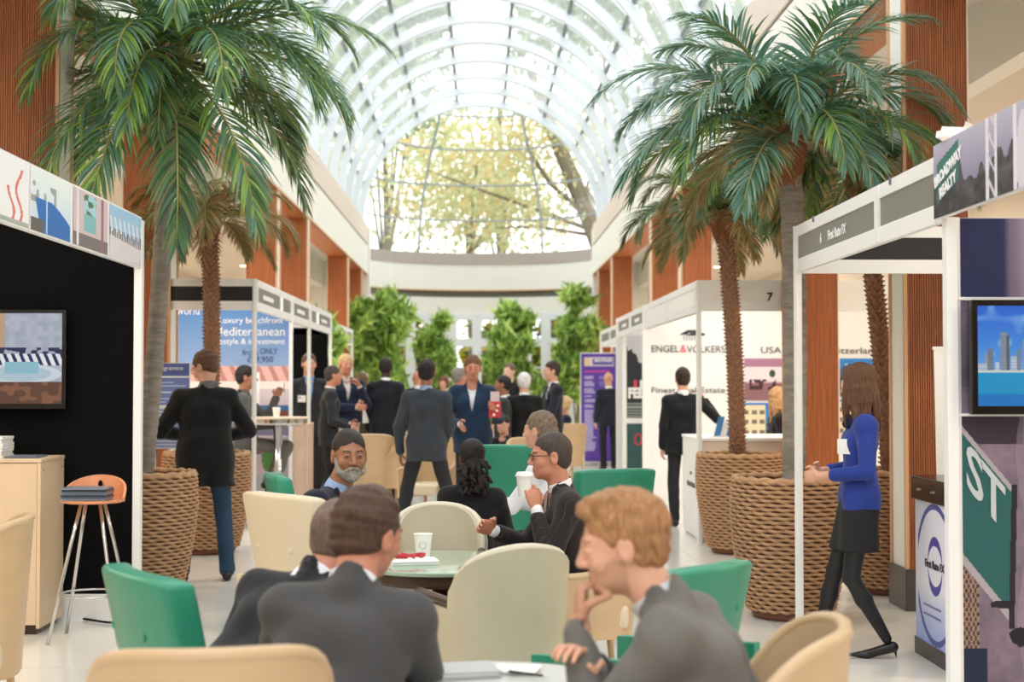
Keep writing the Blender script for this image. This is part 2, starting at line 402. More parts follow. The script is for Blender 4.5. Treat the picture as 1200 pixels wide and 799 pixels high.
def curvy(name, m, z0, z1, off0, off1, par, x0=-3.13, x1=3.13, n=24):
    q = MB(); vs = []; fs = []
    for k in range(n + 1):
        x = x0 + (x1 - x0) * k / n; y = AY(VXC + x, 5)
        for (o_, z) in ((off0, z0), (off1, z0), (off1, z1), (off0, z1)): vs.append((VXC + x, y + o_, z))
    for k in range(n):
        for e in range(4): fs.append((k * 4 + e, k * 4 + (e + 1) % 4, k * 4 + 4 + (e + 1) % 4, k * 4 + 4 + e))
    fs += [(0, 1, 2, 3), (n * 4 + 3, n * 4 + 2, n * 4 + 1, n * 4)]
    q.add(vs, fs); return q.build(name, m, par)
sillm = mat('sill_taupe', (176, 164, 158), .6)
curvy('sill_band', sillm, 4.76, 5.06, -.10, .25, wb); curvy('upper_band', paint, 4.06, 4.76, -.06, .25, wb)
curvy('edge_strip', oakedge, 4.03, 4.06, -.07, .25, wb); curvy('groove', mat('groove_grey', (120, 118, 112), .7), 3.86, 4.03, .08, .3, wb)
WIN = [(-2.4, -1.36), (-.80, .60), (1.22, 2.3)]
zt = 3.36
xs = [-3.13] + [v for w_ in WIN for v in w_] + [3.13]
for k in range(0, len(xs), 2): curvy('wall_panel', paint, 0, zt, 0, .25, wb, xs[k], xs[k + 1], 8)
curvy('wall_panel', paint, zt, 3.86, 0, .25, wb)
pw = mat('window_paint', (236, 238, 242), .4)
for wi, (a, b) in enumerate(WIN):
    wn = struct('window_%d' % (wi + 2), loc=((a + b) / 2, 39, 0)); mid = (a + b) / 2; hwm = .13
    for (p, q_) in ((a, a + .16), (mid - hwm, mid + hwm), (b - .16, b)): curvy('jamb', pw, 0, zt, -.05, .12, wn, p, q_, 3)
    for z in ((zt - .12, zt + .06), (2.52, 2.74), (1.92, 1.97), (1.1, 1.16), (0, .25)): curvy('transom', pw, z[0], z[1], -.05, .12, wn, a, b, 6)
    for (p, q_) in ((a + .16, mid - hwm), (mid + hwm, b - .16)): curvy('pane', glg, .25, zt - .12, .03, .034, wn, p, q_, 3)

# ------------------------------------------------------------------ garden beyond the glass
MB().box(-40, 40, 40.6, 90, -.4, -.25).build('lawn', mat('lawn', (110, 130, 60), .9, var=(3, .3)))
tag(bpy.data.objects['lawn'], kind='structure')
barkm = mat('bark', (120, 108, 90), .9, bump=(12, .5))
def leafmesh(name, n, blobs, size, mats_, seed, elong=1.6, droop=0.0):
    rs = np.random.RandomState(seed); bl = np.array([b for b in blobs]); w_ = np.prod(bl[:, 3:6], 1); w_ = w_ / w_.sum()
    pk = rs.choice(len(bl), n, p=w_); d = rs.normal(size=(n, 3)); d /= np.linalg.norm(d, axis=1)[:, None]
    c = bl[pk, :3] + d * bl[pk, 3:6] * (rs.rand(n, 1) ** .45)
    u = rs.normal(size=(n, 3)); u[:, 2] -= droop; u /= np.linalg.norm(u, axis=1)[:, None]
    v = np.cross(u, rs.normal(size=(n, 3))); v /= np.linalg.norm(v, axis=1)[:, None]
    s = size * (.6 + .8 * rs.rand(n, 1))
    P = np.stack([c - u * s * elong / 2, c + v * s * .3, c + u * s * elong / 2, c - v * s * .3], 1).reshape(-1, 3)
    me = bpy.data.meshes.new(name); me.vertices.add(4 * n); me.vertices.foreach_set('co', P.ravel())
    me.loops.add(4 * n); me.loops.foreach_set('vertex_index', np.arange(4 * n)); me.polygons.add(n)
    me.polygons.foreach_set('loop_start', np.arange(n) * 4); me.polygons.foreach_set('loop_total', np.full(n, 4))
    me.polygons.foreach_set('material_index', rs.randint(0, len(mats_), n))
    for m in mats_: me.materials.append(m)
    me.update(calc_edges=True); return me
def leafmat(name, rgb, tr=.45):
    m = bpy.data.materials.new(name); m.use_nodes = True; t = m.node_tree; b = t.nodes['Principled BSDF']; o = t.nodes['Material Output']
    b.inputs['Base Color'].default_value = lin(rgb) + (1,); b.inputs['Roughness'].default_value = .38
    tl = t.nodes.new('ShaderNodeBsdfTranslucent'); tl.inputs[0].default_value = lin(tuple(min(255, v * 1.12) for v in rgb)) + (1,)
    mx = t.nodes.new('ShaderNodeMixShader'); mx.inputs[0].default_value = tr
    t.links.new(b.outputs[0], mx.inputs[1]); t.links.new(tl.outputs[0], mx.inputs[2]); t.links.new(mx.outputs[0], o.inputs[0]); return m
L_olive = [leafmat('leaf_olive', (176, 176, 128)), leafmat('leaf_ochre', (204, 182, 134)), leafmat('leaf_pale', (190, 194, 156))]
L_green = [leafmat('leaf_garden_green', (158, 174, 134)), leafmat('leaf_garden_grey', (166, 178, 152)), leafmat('leaf_garden_olive', (140, 152, 104))]
L_yel = [leafmat('leaf_yellow', (190, 170, 40)), leafmat('leaf_lime', (124, 136, 40)), leafmat('leaf_dim', (70, 80, 34))]
L_int = [leafmat('leaf_ficus', (160, 190, 100), .6), leafmat('leaf_ficus_light', (196, 218, 130), .6), leafmat('leaf_ficus_dark', (118, 150, 76), .6)]
rr = random.Random(5)
def blobs(cx, cy, cz, rx, ry, rz, n, r, seed):
    q = random.Random(seed); o_ = []
    for _ in range(n):
        a, b, c = q.gauss(0, .5), q.gauss(0, .5), q.gauss(0, .5); f = r * (.6 + .8 * q.random())
        o_.append((cx + a * rx, cy + b * ry, cz + c * rz, f, f, f * .8))
    return o_
def tree(label, x, y, h, cr, ms, n, seed, size=.15, trunk=None, group=None, cz=None, rt=None):
    cx = trunk[-1][0] if trunk else 0
    t = thing('garden_tree', label, 'tree', (x, y, -.25), 0, group)
    bl = blobs(cx, 0, cz or h * .62, cr * .75, cr * .75, cr * .75, 26, cr * .36, seed)
    o = bpy.data.objects.new('crown', leafmesh('crown', n, bl, size, ms, seed)); link(o, t); tag(o, kind='stuff')
    q = MB(); q.tube(trunk or [(0, 0, 0), (.1, 0, h * .35), (-.1, .1, h * .75)], [.2, .15, .05] if not trunk else (rt or [.3, .26, .2, .13, .05])[:len(trunk)], 8)
    for b in bl[::4]: q.tube([(cx * .3, 0, 6), (cx * .3 + b[0] * .5, b[1] * .5, (6 + b[2]) / 2 + .2), (b[0], b[1], b[2])], [.07, .05, .02], 5)
    q.build('trunk', barkm, t, world=False); return t
tree('olive and ochre tree filling the glazed gable behind the crossbars', -.4, 47.5, 9.5, 4.6, L_olive, 5200, 1, .19, cz=8.0)
tree('tall tree outside the gable whose thick trunk leans to the right', 4.9, 42.2, 9, 2.2, L_olive, 1500, 2, .16, trunk=[(.0, 0, 0), (-.6, 0, 3.5), (-1.75, 0, 6.6), (-3.0, .0, 9.6), (-3.5, 0, 11)], cz=8.2, rt=[.34, .32, .27, .20, .12])
tree('sparse tree outside the left edge of the glazed gable', -5.6, 44, 8.2, 2.3, L_olive, 4200, 3, .17, cz=7.8)
for k, (x, y, cz, cr, n, l) in enumerate([(-7.0, 33.5, 9.6, 3.1, 8000, 'green tree seen through the left side of the vault, farthest one'), (-7.4, 26, 10.2, 3.3, 8000, 'green tree seen through the left side of the vault, middle one'), (-7.6, 18, 10.6, 3.3, 7000, 'green tree seen through the left side of the vault, nearest one'),
        (7.0, 33.5, 9.6, 3.1, 8000, 'green tree seen through the right side of the vault, farthest one'), (7.4, 26, 10.2, 3.3, 8000, 'green tree seen through the right side of the vault, middle one'), (7.6, 18, 10.6, 3.3, 7000, 'green tree seen through the right side of the vault, nearest one')]):
    tx = 8.2 * (1 if x > 0 else -1) - x
    tree(l, x + tx, y, 13, cr, L_green, n // 2, 20 + k, .30, trunk=[(0, 0, 0), (0, 0, 6), (-tx * .5, 0, 8), (-tx, 0, cz)], cz=cz)
for k, (x, y, cz, cr, l) in enumerate([(-13, 55, 9.5, 4.6, 'tall park tree behind the apse, leftmost'), (-8.2, 57, 13.5, 4.8, 'tall park tree behind the apse, second from the left'), (-4.0, 60, 17.5, 4.6, 'tall park tree behind the apse, left of the ridge'), (.8, 63, 21, 4.2, 'tallest park tree, above the ridge of the vault'),
        (5.2, 60, 17.5, 4.6, 'tall park tree behind the apse, right of the ridge'), (9.2, 57, 13.5, 4.8, 'tall park tree behind the apse, second from the right'), (14, 55, 9.5, 4.6, 'tall park tree behind the apse, rightmost')]):
    tree(l, x, y, cz + 3, cr, L_green, 3000, 80 + k, .42, cz=cz)
for k, x in enumerate((-3.9, -2.0, -.1, 1.8, 3.7)):
    t = thing('garden_shrub', ['yellow-green shrub outside the left window', 'yellow shrub outside, left of the middle window', 'yellow shrub outside the middle window', 'yellow-green shrub outside, right of the middle window', 'yellow shrub outside the right window'][k], 'shrub', (x, 41.9 + .3 * (k % 2), -.25))
    o = bpy.data.objects.new('foliage', leafmesh('foliage', 3200, blobs(0, 0, 2.1, .55, .45, 1.5, 18, .48, 40 + k), .2, L_yel, 50 + k)); link(o, t); tag(o, kind='stuff')
    MB().tube([(0, 0, 0), (.05, 0, 1.8)], [.06, .03], 6).build('stem', barkm, t, world=False)
# ------------------------------------------------------------------ exhibition stands
navy = mat('navy_ink', (24, 52, 110), .6); pink = mat('pink_ink', (226, 70, 96), .6); teal = mat('teal_board', (42, 84, 84), .5)
lblack = mat('fascia_black', (18, 18, 18), .5)
screen = attr_mat('lit_screen', .25, .42)
def post(par, x, y, z1=2.5, r=.024):
    q = MB(); q.prismz([(x + r * (1.08 if k % 2 else .92) * math.cos(R(22.5 + 45 * k)), y + r * (1.08 if k % 2 else .92) * math.sin(R(22.5 + 45 * k))) for k in range(8)], 0, z1)
    q.build('post', white, par)
def fascia(par, x, ya, yb, boards, z0=2.207, z1=2.5, col=grey, zb=.085, zt=.07, th=.03, ends=True):
    """fascia along the aisle at x; boards = [(y0,y1,material)]"""
    q = MB(); q.box(x - th / 2, x + th / 2, ya, yb, z1 - zt, z1); q.build('top_rail', white, par, bevel=.003)
    q = MB(); q.box(x - th / 2, x + th / 2, ya, yb, z0, z0 + zb); q.build('bottom_rail', white, par, bevel=.003)
    for (a, b, m) in boards:
        q = MB(); q.box(x - th * .25, x + th * .25, a, b, z0 + zb - .002, z1 - zt + .002); q.build('name_board', m, par)
        for e in (a, b):
            q = MB(); q.box(x - th / 2 - .004, x + th / 2 + .004, e - .018, e + .018, z0 + .01, z1 - .005); q.build('mullion', white, par)
def header(par, y, xa, xb, z0=2.207, z1=2.5, m=lblack, zb=.085, zt=.07):
    q = MB(); q.box(xa, xb, y - .015, y + .015, z1 - zt, z1); q.build('top_rail', white, par)
    q = MB(); q.box(xa, xb, y - .015, y + .015, z0, z0 + zb); q.build('bottom_rail', white, par)
    q = MB(); q.box(xa, xb, y - .007, y + .007, z0 + zb - .002, z1 - zt + .002); q.build('name_board', m, par)
def wall_panels(par, y, xa, xb, z0, z1, m, wd=1.0, th=.03):
    n = max(1, round(abs(xb - xa) / wd)); d = (xb - xa) / n
    for k in range(n):
        x0, x1 = sorted((xa + d * k, xa + d * (k + 1))); q = MB(); q.box(x0 + .004, x1 - .004, y - th / 2, y + th / 2, z0, z1); q.build('wall_panel', m, par)
def bar(par, x, y, z, w_, h_, m, name='printed_line', rz=0, th=.002):
    q = MB(); q.box(-w_ / 2, w_ / 2, -th / 2, th / 2, -h_ / 2, h_ / 2); o = q.build(name, m, par, world=False); o.location = Vector((x, y, z)) - off_of(par); o.rotation_euler = (0, 0, rz); return o

# --- stand 6 on the right, open on three sides
XA = 1.967
s6 = thing('exhibition_stand', 'white framed exhibition stand with grey name boards and the number 6, right of the aisle', 'stand', (XA, 7.5, 0))
post(s6, XA, 8.97); post(s6, XA + 2.95, 8.97)
fascia(s6, XA, 6.13, 8.97, [(7.12, 8.93, grey), (6.17, 7.08, grey)])
header(s6, 8.97, XA + .03, XA + 2.95)
text('6', .075, s6, (XA - .012, 8.30, 2.355), R(-90), inkw, bold=.002); text('First Rate FX', .075, s6, (XA - .012, 7.93, 2.355), R(-90), inkw, bold=.002)
for y in (8.45, 6.85): bar(s6, XA - .02, y, 2.487, .012, .035, mat('clip_grey', (110, 105, 120)), 'clip', R(90), .01)
# podium
pd = thing('display_podium', 'portable white display podium with purple oval emblem, beside the reeded wood column', 'podium', (2.7, 7.9, 0))
def podp(k, n, x0=2.46, x1=2.95, y0=7.52, y1=8.22):
    return None
pf = lambda U, V: (lambda c: c)([.93 - .25 * np.clip(1 - V * 2.2, 0, 1) + 0 * U, .93 - .2 * np.clip(1 - V * 2.2, 0, 1) + 0 * U, .98 + 0 * U])
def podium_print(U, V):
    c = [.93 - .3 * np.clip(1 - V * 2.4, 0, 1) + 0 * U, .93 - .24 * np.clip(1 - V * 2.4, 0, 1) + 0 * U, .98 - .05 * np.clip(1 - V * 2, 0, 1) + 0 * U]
    x = (U - .5) * .70; y = (V - .5) * .82
    e = np.sqrt((x / .33) ** 2 + (y / .39) ** 2); c = mixc(c, ((abs(e - 1) < .045) & (x > -.30) & (np.abs(y) > .12)).astype(float), (84, 92, 160))
    e1 = np.sqrt((x / .125) ** 2 + ((y - .07) / .15) ** 2); e2 = np.sqrt(((x + .0) / .125) ** 2 + ((y - .035) / .13) ** 2)
    c = mixc(c, ((e1 < 1) & (e2 > 1) & (y > .07)).astype(float), (78, 70, 160))
    e3 = np.sqrt((x / .125) ** 2 + ((y - .03) / .15) ** 2); e4 = np.sqrt((x / .125) ** 2 + ((y - .065) / .13) ** 2)
    c = mixc(c, ((e3 < 1) & (e4 > 1) & (y < .03)).astype(float), (78, 70, 160))
    return c
q = MB(); q.prismz([(2.47, 7.52), (2.50, 7.46), (2.95, 7.46), (2.95, 8.28), (2.50, 8.28), (2.47, 8.22)], .09, .87); q.build('body', wallw, pd)
q = MB(); q.prismz([(2.45, 7.50), (2.49, 7.44), (2.97, 7.44), (2.97, 8.30), (2.49, 8.30), (2.45, 8.24)], .87, 1.0); q.build('top', blackg, pd, bevel=.006)
q = MB(); q.prismz([(2.46, 7.51), (2.50, 7.45), (2.96, 7.45), (2.96, 8.29), (2.50, 8.29), (2.46, 8.23)], 0, .09); q.build('base', blackg, pd)
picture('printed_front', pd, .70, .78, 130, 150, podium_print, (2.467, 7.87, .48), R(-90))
text('First Rate FX', .062, pd, (2.463, 7.87, .53), R(-90), mat('ink_dark', (40, 40, 60)), bold=.001)
for k, z in enumerate((.30, .25)): text(['support and fast delivery', 'available at this event.'][k], .028, pd, (2.463, 7.9, z), R(-90), mat('ink_lilac', (90, 90, 150))) if False else bar(pd, 2.465, 7.92, z, .3, .012, mat('ink_lilac', (130, 130, 180)), rz=R(90))
for y in (7.6, 7.85, 8.1): q = MB(); q.cyl((2.44, y, .93), (2.452, y, .93), .008, n=8); q.build('screw', chrome, pd)
rb = thing('pull_up_banner', 'plain white pull-up banner standing behind the podium', 'banner', (3.1, 8.5, 0))
q = MB(); q.prism([(2.69, .06), (3.5, .06), (3.5, 1.72), (2.665, 1.72)], 8.49, 8.495); q.build('sheet', paper, rb)
q = MB(); q.box(2.66, 3.52, 8.42, 8.58, 0, .06); q.build('base', chrome, rb, bevel=.01)
q = MB(); q.cyl((3.1, 8.51, .05), (3.1, 8.51, 1.72), .012); q.build('pole', chrome, rb); q = MB(); q.box(2.66, 3.5, 8.485, 8.505, 1.72, 1.74); q.build('top_rail', white, rb)

# --- stand with the city graphics, right edge of the frame
sb = thing('exhibition_stand', 'exhibition stand with purple city photo graphics and wall screen, right edge of the frame', 'stand', (XA, 5.2, 0))
YB = 6.05
for x in (XA + .02, XA + 1.01, XA + 2.0): post(sb, x, YB, 2.22)
q = MB(); q.box(XA - .02, XA + .028, YB - .03, YB + .03, 0, 2.22); q.build('corner_post', white, sb, bevel=.004)
wall_panels(sb, YB + .012, XA + .04, XA + 2.0, 0, 2.22, white)
def g_upper(U, V):
    c = [.10 + .03 * U + 0 * V, .14 + .02 * U + 0 * V, .30 + .03 * vnoise(U, V, 4, 4, 1)]
    m = np.clip((U - .19) / .03, 0, 1) * (U < .55); f = .5 + .35 * np.cos(U * 42)
    return [c[0] * (1 - m) + m * (.42 + .2 * f), c[1] * (1 - m) + m * (.38 + .18 * f), c[2] * (1 - m) + m * (.46 + .18 * f)]
def g_mid(U, V): n = vnoise(U, V, 9, 6, 4); return [.33 + .2 * n, .28 + .18 * n, .36 + .18 * n]
def g_lower(U, V):    # street sign on a grey-purple building; u in metres from the left edge, y in metres from the floor
    u = U * .96; y = V * 1.33 + .06; n = vnoise(U, V, 40, 50, 7); n2 = vnoise(U, V, 6, 8, 9)
    c = [.36 + .16 * n2 + .06 * n, .31 + .14 * n2 + .05 * n, .38 + .14 * n2 + .05 * n]
    c = mixc(c, ((u < .26) & (y > 1.27)).astype(float), (52, 40, 56))
    for k in range(4): c = mixc(c, ((np.abs(u - .27 - .16 * k - .02 * np.sin(y * 9)) < .022)).astype(float) * .5, (150, 136, 150))
    top = 1.317 - u * 1.20; bot = .815 - u * 1.24      # sign edges
    c = mixc(c, ((u < .215) & (y < top + .03) & (y > bot - .045)).astype(float), (168, 160, 168))
    c = mixc(c, ((u < .205 + (y - .6) * .03) & (y < top) & (y > bot)).astype(float), (34, 92, 92))
    c = mixc(c, ((np.abs(u - .215 + (y - .9) * -.03) < .012) & (y < 1.1) & (y > .5)).astype(float), (30, 26, 40))
    wv = ((u < .07) & (y > .42) & (y < .77) & (y < bot - .05)).astype(float)
    c = mixc(c, wv, (150, 120, 104)); c = mixc(c, wv * ((np.sin(u * 330) * np.sin(y * 160)) > .1), (66, 50, 52))
    r = np.hypot((u - .24) / .07, (y - .47) / .05) + .4 * n; c = mixc(c, (r < 1).astype(float), (24, 20, 32)); r = np.hypot((u - .17) / .06, (y - .60) / .022) + .4 * n; c = mixc(c, (r < 1).astype(float), (28, 24, 36))
    c = mixc(c, ((u < .1) & (y < .42)).astype(float), (24, 34, 62)); return c
gx = XA + .045 + .48
picture('graphic_panel', sb, .96, .335, 96, 30, g_upper, (gx, YB - .006, 2.05)); picture('graphic_panel', sb, .96, .48, 40, 20, g_mid, (gx, YB - .006, 1.63)); picture('graphic_panel', sb, .96, 1.33, 240, 330, g_lower, (gx, YB - .006, .725))
for z in (1.879, 1.392): q = MB(); q.box(XA + .03, XA + 1.0, YB - .02, YB, z - .006, z + .006); q.build('joint_rail', white, sb)
sgm = mat('sign_letter', (190, 196, 200))
for ch, px, py, sz in (('S', .052, 1.135, .27), ('T', .130, 1.04, .27)):
    o = text(ch, sz, sb, (XA + .045 + px, YB - .010, py), 0, sgm, bold=.004); o.data.transform(Matrix.Shear('XZ', 4, (0, 0)) if False else Matrix(((.62, 0, 0, 0), (-.75, 1, 0, 0), (0, 0, 1, 0), (0, 0, 0, 1))))
def g_broad(U, V):
    n = vnoise(U, V, 60, 10, 2); c = [.72 - .25 * (1 - V) + 0 * U, .70 - .25 * (1 - V) + 0 * U, .78 - .2 * (1 - V) + 0 * U]
    sky = .30 + .45 * vnoise(U, V * 0, 40, 1, 3); b = (V < sky).astype(float); c = [a * (1 - b * .75) + b * .22 * n for a in c]
    for x0, w_ in ((.25, .012), (.285, .012), (.36, .016), (.42, .014)): c = mixc(c, (np.abs(U - x0) < w_ / 2).astype(float), (228, 222, 232))
    c = mixc(c, (np.abs((U * 60 + V * 7) % 2 - 1) < .25) * (U > .25) * (U < .285), (210, 205, 220))
    e = np.hypot((U - .39) / .025, (V - .35) / .55); c = mixc(c, (e < 1).astype(float), (214, 208, 220))
    s = (U > .015) & (U < .125) & (np.abs(V - .42 - U * 2.0) < .27); c = mixc(c, s.astype(float), (52, 112, 104)); return c
q = MB(); q.box(XA - .05, XA - .02, 3.4, YB + .04, 2.215, 2.53); q.build('fascia_board', white, sb, bevel=.003)
picture('fascia_graphic', sb, 2.6, .31, 300, 36, g_broad, (XA - .053, YB + .03 - 1.3, 2.372), R(-90))
for tx_, yy, zz in (('BROADWAY', 5.93, 2.395), ('REALTY', 5.93, 2.325)):
    text(tx_, .062, sb, (XA - .056, yy - .04, zz + .01), 0, inkw, bold=.003, rot=(R(90), R(-14), R(-90)))
bag = thing('crumpled_wrap', 'crumpled white plastic wrap lying on top of the right stand fascia', 'plastic wrap', (XA + .0, YB - .15, 2.53))
rs_ = random.Random(3); q = MB(); q.grid(lambda i, j: (XA - .03 + .05 * math.sin(i) + rs_.uniform(-.015, .015), YB - .32 + .045 * i, 2.533 + .035 * abs(math.sin(i * 1.7 + j)) * (j % 3 != 0) + rs_.uniform(0, .015)), 9, 4); q.build('crumple', paper, bag)
def tv(name, label, x, y, z, w_, h_, fn, tilt=0, nx=150):
    t = thing(name, label, 'screen', (x, y, z))
    q = MB(); q.box(x - w_ / 2, x + w_ / 2, y, y + .045, z - h_ / 2, z + h_ / 2); q.build('bezel', blackg, t, bevel=.006)
    q = MB(); q.box(x - .15, x + .15, y + .04, y + .085, z - .12, z + .12); q.build('wall_bracket', black, t)
    picture('screen_image', t, w_ - .05, h_ - .06, nx, int(nx * .56), fn, (x, y - .002, z + .005), 0, screen); return t
def scr_city(U, V):
    n = vnoise(U, V, 14, 8, 5); c = [.10 + .42 * np.clip(1.15 - V, 0, 1) ** 1.5 + 0 * U, .36 + .38 * np.clip(1.1 - V, 0, 1) + 0 * U, .84 + .1 * (1 - V) + 0 * U]
    c = mixc(c, np.clip((n - .62) * 2.2, 0, .5) * (V > .5), (235, 240, 250))
    sea = V < .335; c = mixc(c, sea.astype(float), (10, 150, 205)); c = mixc(c, (V < .12).astype(float) * .5, (0, 90, 190)); c = mixc(c, ((V > .335) & (V < .365)), (205, 215, 215))
    for x0, w_, h_, g in ((.045, .022, .52, 150), (.065, .03, .57, 120), (.10, .02, .44, 200), (.135, .035, .74, 140), (.155, .02, .70, 90), (.185, .03, .50, 190), (.21, .02, .56, 130), (.245, .03, .66, 150), (.27, .03, .60, 110), (.31, .04, .5, 180), (.36, .03, .62, 140), (.42, .05, .48, 170), (.5, .04, .55, 150), (.58, .05, .46, 190), (.68, .06, .5, 160), (.8, .08, .44, 180), (.02, .05, .42, 190), (.9, .08, .5, 150)):
        b = (np.abs(U - x0) < w_ / 2) & (V > .36) & (V < h_); c = mixc(c, b.astype(float), (g, g + 10, g + 22)); c = mixc(c, (b & (np.sin(V * 420) > .4)).astype(float) * .35, (60, 90, 130))
    return c
tv('wall_screen', 'flat screen showing a blue seaside city skyline, mounted on the right stand', XA + .07 + .42, 5.955, 1.632, .86, .475, scr_city, nx=300)

# --- stand on the left with black wall
XL1 = -2.215
sl = thing('exhibition_stand', 'exhibition stand with black wall and holiday photo fascia, left edge of the frame', 'stand', (XL1, 8, 0))
YL = 9.44
q = MB(); q.box(XL1 - .03, XL1 + .022, YL - .03, YL + .03, 0, 2.58); q.build('corner_post', white, sl, bevel=.004)
for k in range(3): q = MB(); q.box(XL1 - .03 - 1.0 * (k + 1) + .002, XL1 - .03 - 1.0 * k - .002, YL - .012, YL + .012, .17, 2.56); q.build('wall_panel', black, sl)
q = MB(); q.box(XL1 - 3.03, XL1 - .03, YL - .02, YL + .02, 0, .17); q.build('bottom_rail', white, sl)
q = MB(); q.box(XL1 - .02, XL1 + .012, 4.5, YL, 2.265, 2.60); q.build('fascia_board', white, sl, bevel=.003)
def f1(U, V):
    c = [.95 + 0 * U, .95 + 0 * V, .96 + 0 * U]
    for x0, w_ in ((.70, .02), (.45, .015), (.83, .02)):
        y = .15 + .6 * (x0 > .6); c = mixc(c, ((np.abs(U - x0 - .05 * np.sin(V * 9)) < w_) & (V < .55 + .3 * (x0 > .8))).astype(float), (226, 120, 110))
    return mixc(c, (V < .07).astype(float), (170, 180, 170))
def f2(U, V):
    c = [.78 + .15 * V + 0 * U, .86 + .1 * V + 0 * U, .95 + 0 * U]; n = vnoise(U, V, 12, 8, 6)
    c = mixc(c, ((n > .55) & (V > .45) & (V < .8) & (U < .6)).astype(float) * .6, (120, 120, 100))
    pool = (V < .55 - .0 * U) & (V < .62 - (U - .1) ** 2 * .5) & (U > .12 + .25 * (.5 - V)) & (U < .95); c = mixc(c, pool.astype(float), (36, 110, 190)); c = mixc(c, (V < .2) & (U < .3), (96, 90, 84)); c = mixc(c, (np.abs(U - .38) < .015) & (V < .55), (200, 225, 240)); return mixc(c, (U > .965) | (U < .02), (245, 245, 245))
def f3(U, V):
    c = [.84 + 0 * U, .76 + 0 * V, .78 + 0 * U]; w_ = (U > .28) & (U < .62) & (V > .3) & (V < .95); c = mixc(c, w_.astype(float), (170, 215, 225)); c = mixc(c, w_ & (V < .6), (130, 190, 195)); c = mixc(c, w_ & (vnoise(U, V, 14, 10, 8) > .6) & (V > .6), (80, 120, 90))
    c = mixc(c, (V < .22), (120, 112, 116)); c = mixc(c, (np.abs(U - .8) < .04), (150, 110, 112)); c = mixc(c, (np.abs(U - .12) < .03), (235, 230, 232)); return mixc(c, U > .96, (245, 245, 245))
def f4(U, V):
    c = [.62 + .1 * (1 - V) + 0 * U, .80 + 0 * V, .93 + 0 * U]; lo = V < .52 - .1 * U; c = mixc(c, lo, (226, 220, 226)); b = (V > .42 - .1 * U) & (V < .56) & (np.sin(U * 120) > -.2); c = mixc(c, b, (90, 84, 84)); s = (V > .5) & (V < .8) & (np.sin(U * 46 + V * 9) > .55); return mixc(c, s, (240, 242, 246))
for (ya, yb, f, sd_) in ((8.62, 9.42, f4, 1), (7.85, 8.6, f3, 2), (7.1, 7.83, f2, 3), (6.2, 7.08, f1, 4), (5.2, 6.18, f2, 5)):
    picture('fascia_photo', sl, yb - ya, .31, 110, 48, f, (XL1 + .0145, (ya + yb) / 2, 2.433), R(90))
def scr_table(U, V):
    n = vnoise(U, V, 30, 18, 5); c = [.62 + .1 * n, .65 + .1 * n, .72 + .08 * n]; c = mixc(c, (U < .62) & (V > .42), (150, 110, 84)); c = mixc(c, (U < .66) & (U > .57) & (V > .3), (190, 160, 130)); c = mixc(c, ((U > .5) & (V < .62) & (V > .5) & (n > .5)), (24, 34, 84))
    st = (V > .42) & (V < .55) & (U > .5); c = mixc(c, st, (235, 238, 242)); c = mixc(c, st & (np.sin(U * 130 + V * 30) > .1), (26, 34, 90)); e = np.hypot((U - .76) / .24, (V - .33) / .11); c = mixc(c, e < 1, (206, 218, 226)); c = mixc(c, e < .75, (176, 200, 212)); c = mixc(c, (np.abs(U - .76) < .1) & (V > .33) & (V < .46), (140, 190, 206))
    c = mixc(c, (V < .24), (92, 58, 42)); return mixc(c, (V < .24) & (n > .6), (130, 86, 60))
sTV = 181.
tv('wall_screen', 'flat screen showing a table set with blue and white cushions, on the black wall', X_(78, 9.35) - .56, 9.33, Z_(421, 9.33), 1.12, 116 / 182., scr_table, nx=260)

# --- cabinet and counters
def cabinet(label, x0, x1, y0, y1, h, m, holes=True, leaf=True):
    c = thing('cabinet', label, 'cabinet', ((x0 + x1) / 2, (y0 + y1) / 2, 0)); t = .022
    q = MB(); q.box(x0 + .03, x1 - .03, y0 + .04, y1 - .03, 0, .05); q.build('plinth', darkwood, c)
    q = MB(); q.box(x0, x0 + t, y0, y1, .04, h - t); q.build('side_panel', m, c, bevel=.002); q = MB(); q.box(x1 - t, x1, y0 + .0, y1, .04, h - t); q.build('side_panel', m, c, bevel=.002)
    q = MB(); q.box(x0 - .004, x1 + .004, y0 - .004, y1 + .004, h - t, h); q.build('top', m, c, bevel=.003)
    q = MB(); q.box(x0 + t + .002, x1 - t - .002, y0 + .004, y0 + t, .06, h - t - .003); q.build('front_panel', m, c, bevel=.002)
    q = MB(); q.box(x0 + t, x1 - t, y1 - t, y1, .04, h - t); q.build('back_panel', m, c)
    if holes:
        for z in (.12, h - .07):
            for y in (y0 + .05, y1 - .05): q = MB(); q.cyl((x1 - .001, y, z), (x1 + .0015, y, z), .006, n=8); q.build('fixing', chrome, c)
    return c
cabinet('pale birch cabinet beside the bar stool in front of the black wall', -3.6, X_(50, 8.9), 8.88, 9.37, Z_(537, 8.9), birch)
def sheets(label, x, y, z, w_, d, h, m, rz=0, n=5, cat='papers', name='paper_stack', tint=None):
    t = thing(name, label, cat, (x, y, z), rz); r_ = random.Random(int(abs(x * 100 + y * 10)))
    for k in range(n):
        q = MB(); dx, dy = r_.uniform(-.006, .006), r_.uniform(-.006, .006); q.box(-w_ / 2 + dx, w_ / 2 + dx, -d / 2 + dy, d / 2 + dy, h * k / n, h * (k + .9) / n); q.build('sheet', (tint or [m])[k % len(tint or [m])], t, world=False)
    return t
brov = mat('brochure_cover', (120, 132, 150), .3); bros = mat('brochure_slate', (84, 96, 116), .3); brod = mat('brochure_dark', (46, 54, 70), .3)
ZC = Z_(537, 8.9)
sheets('stack of white leaflets on the birch cabinet, at the frame edge', -3.03, 9.12, ZC, .16, .22, .13, paper, n=7, cat='leaflets', name='leaflet_stack')
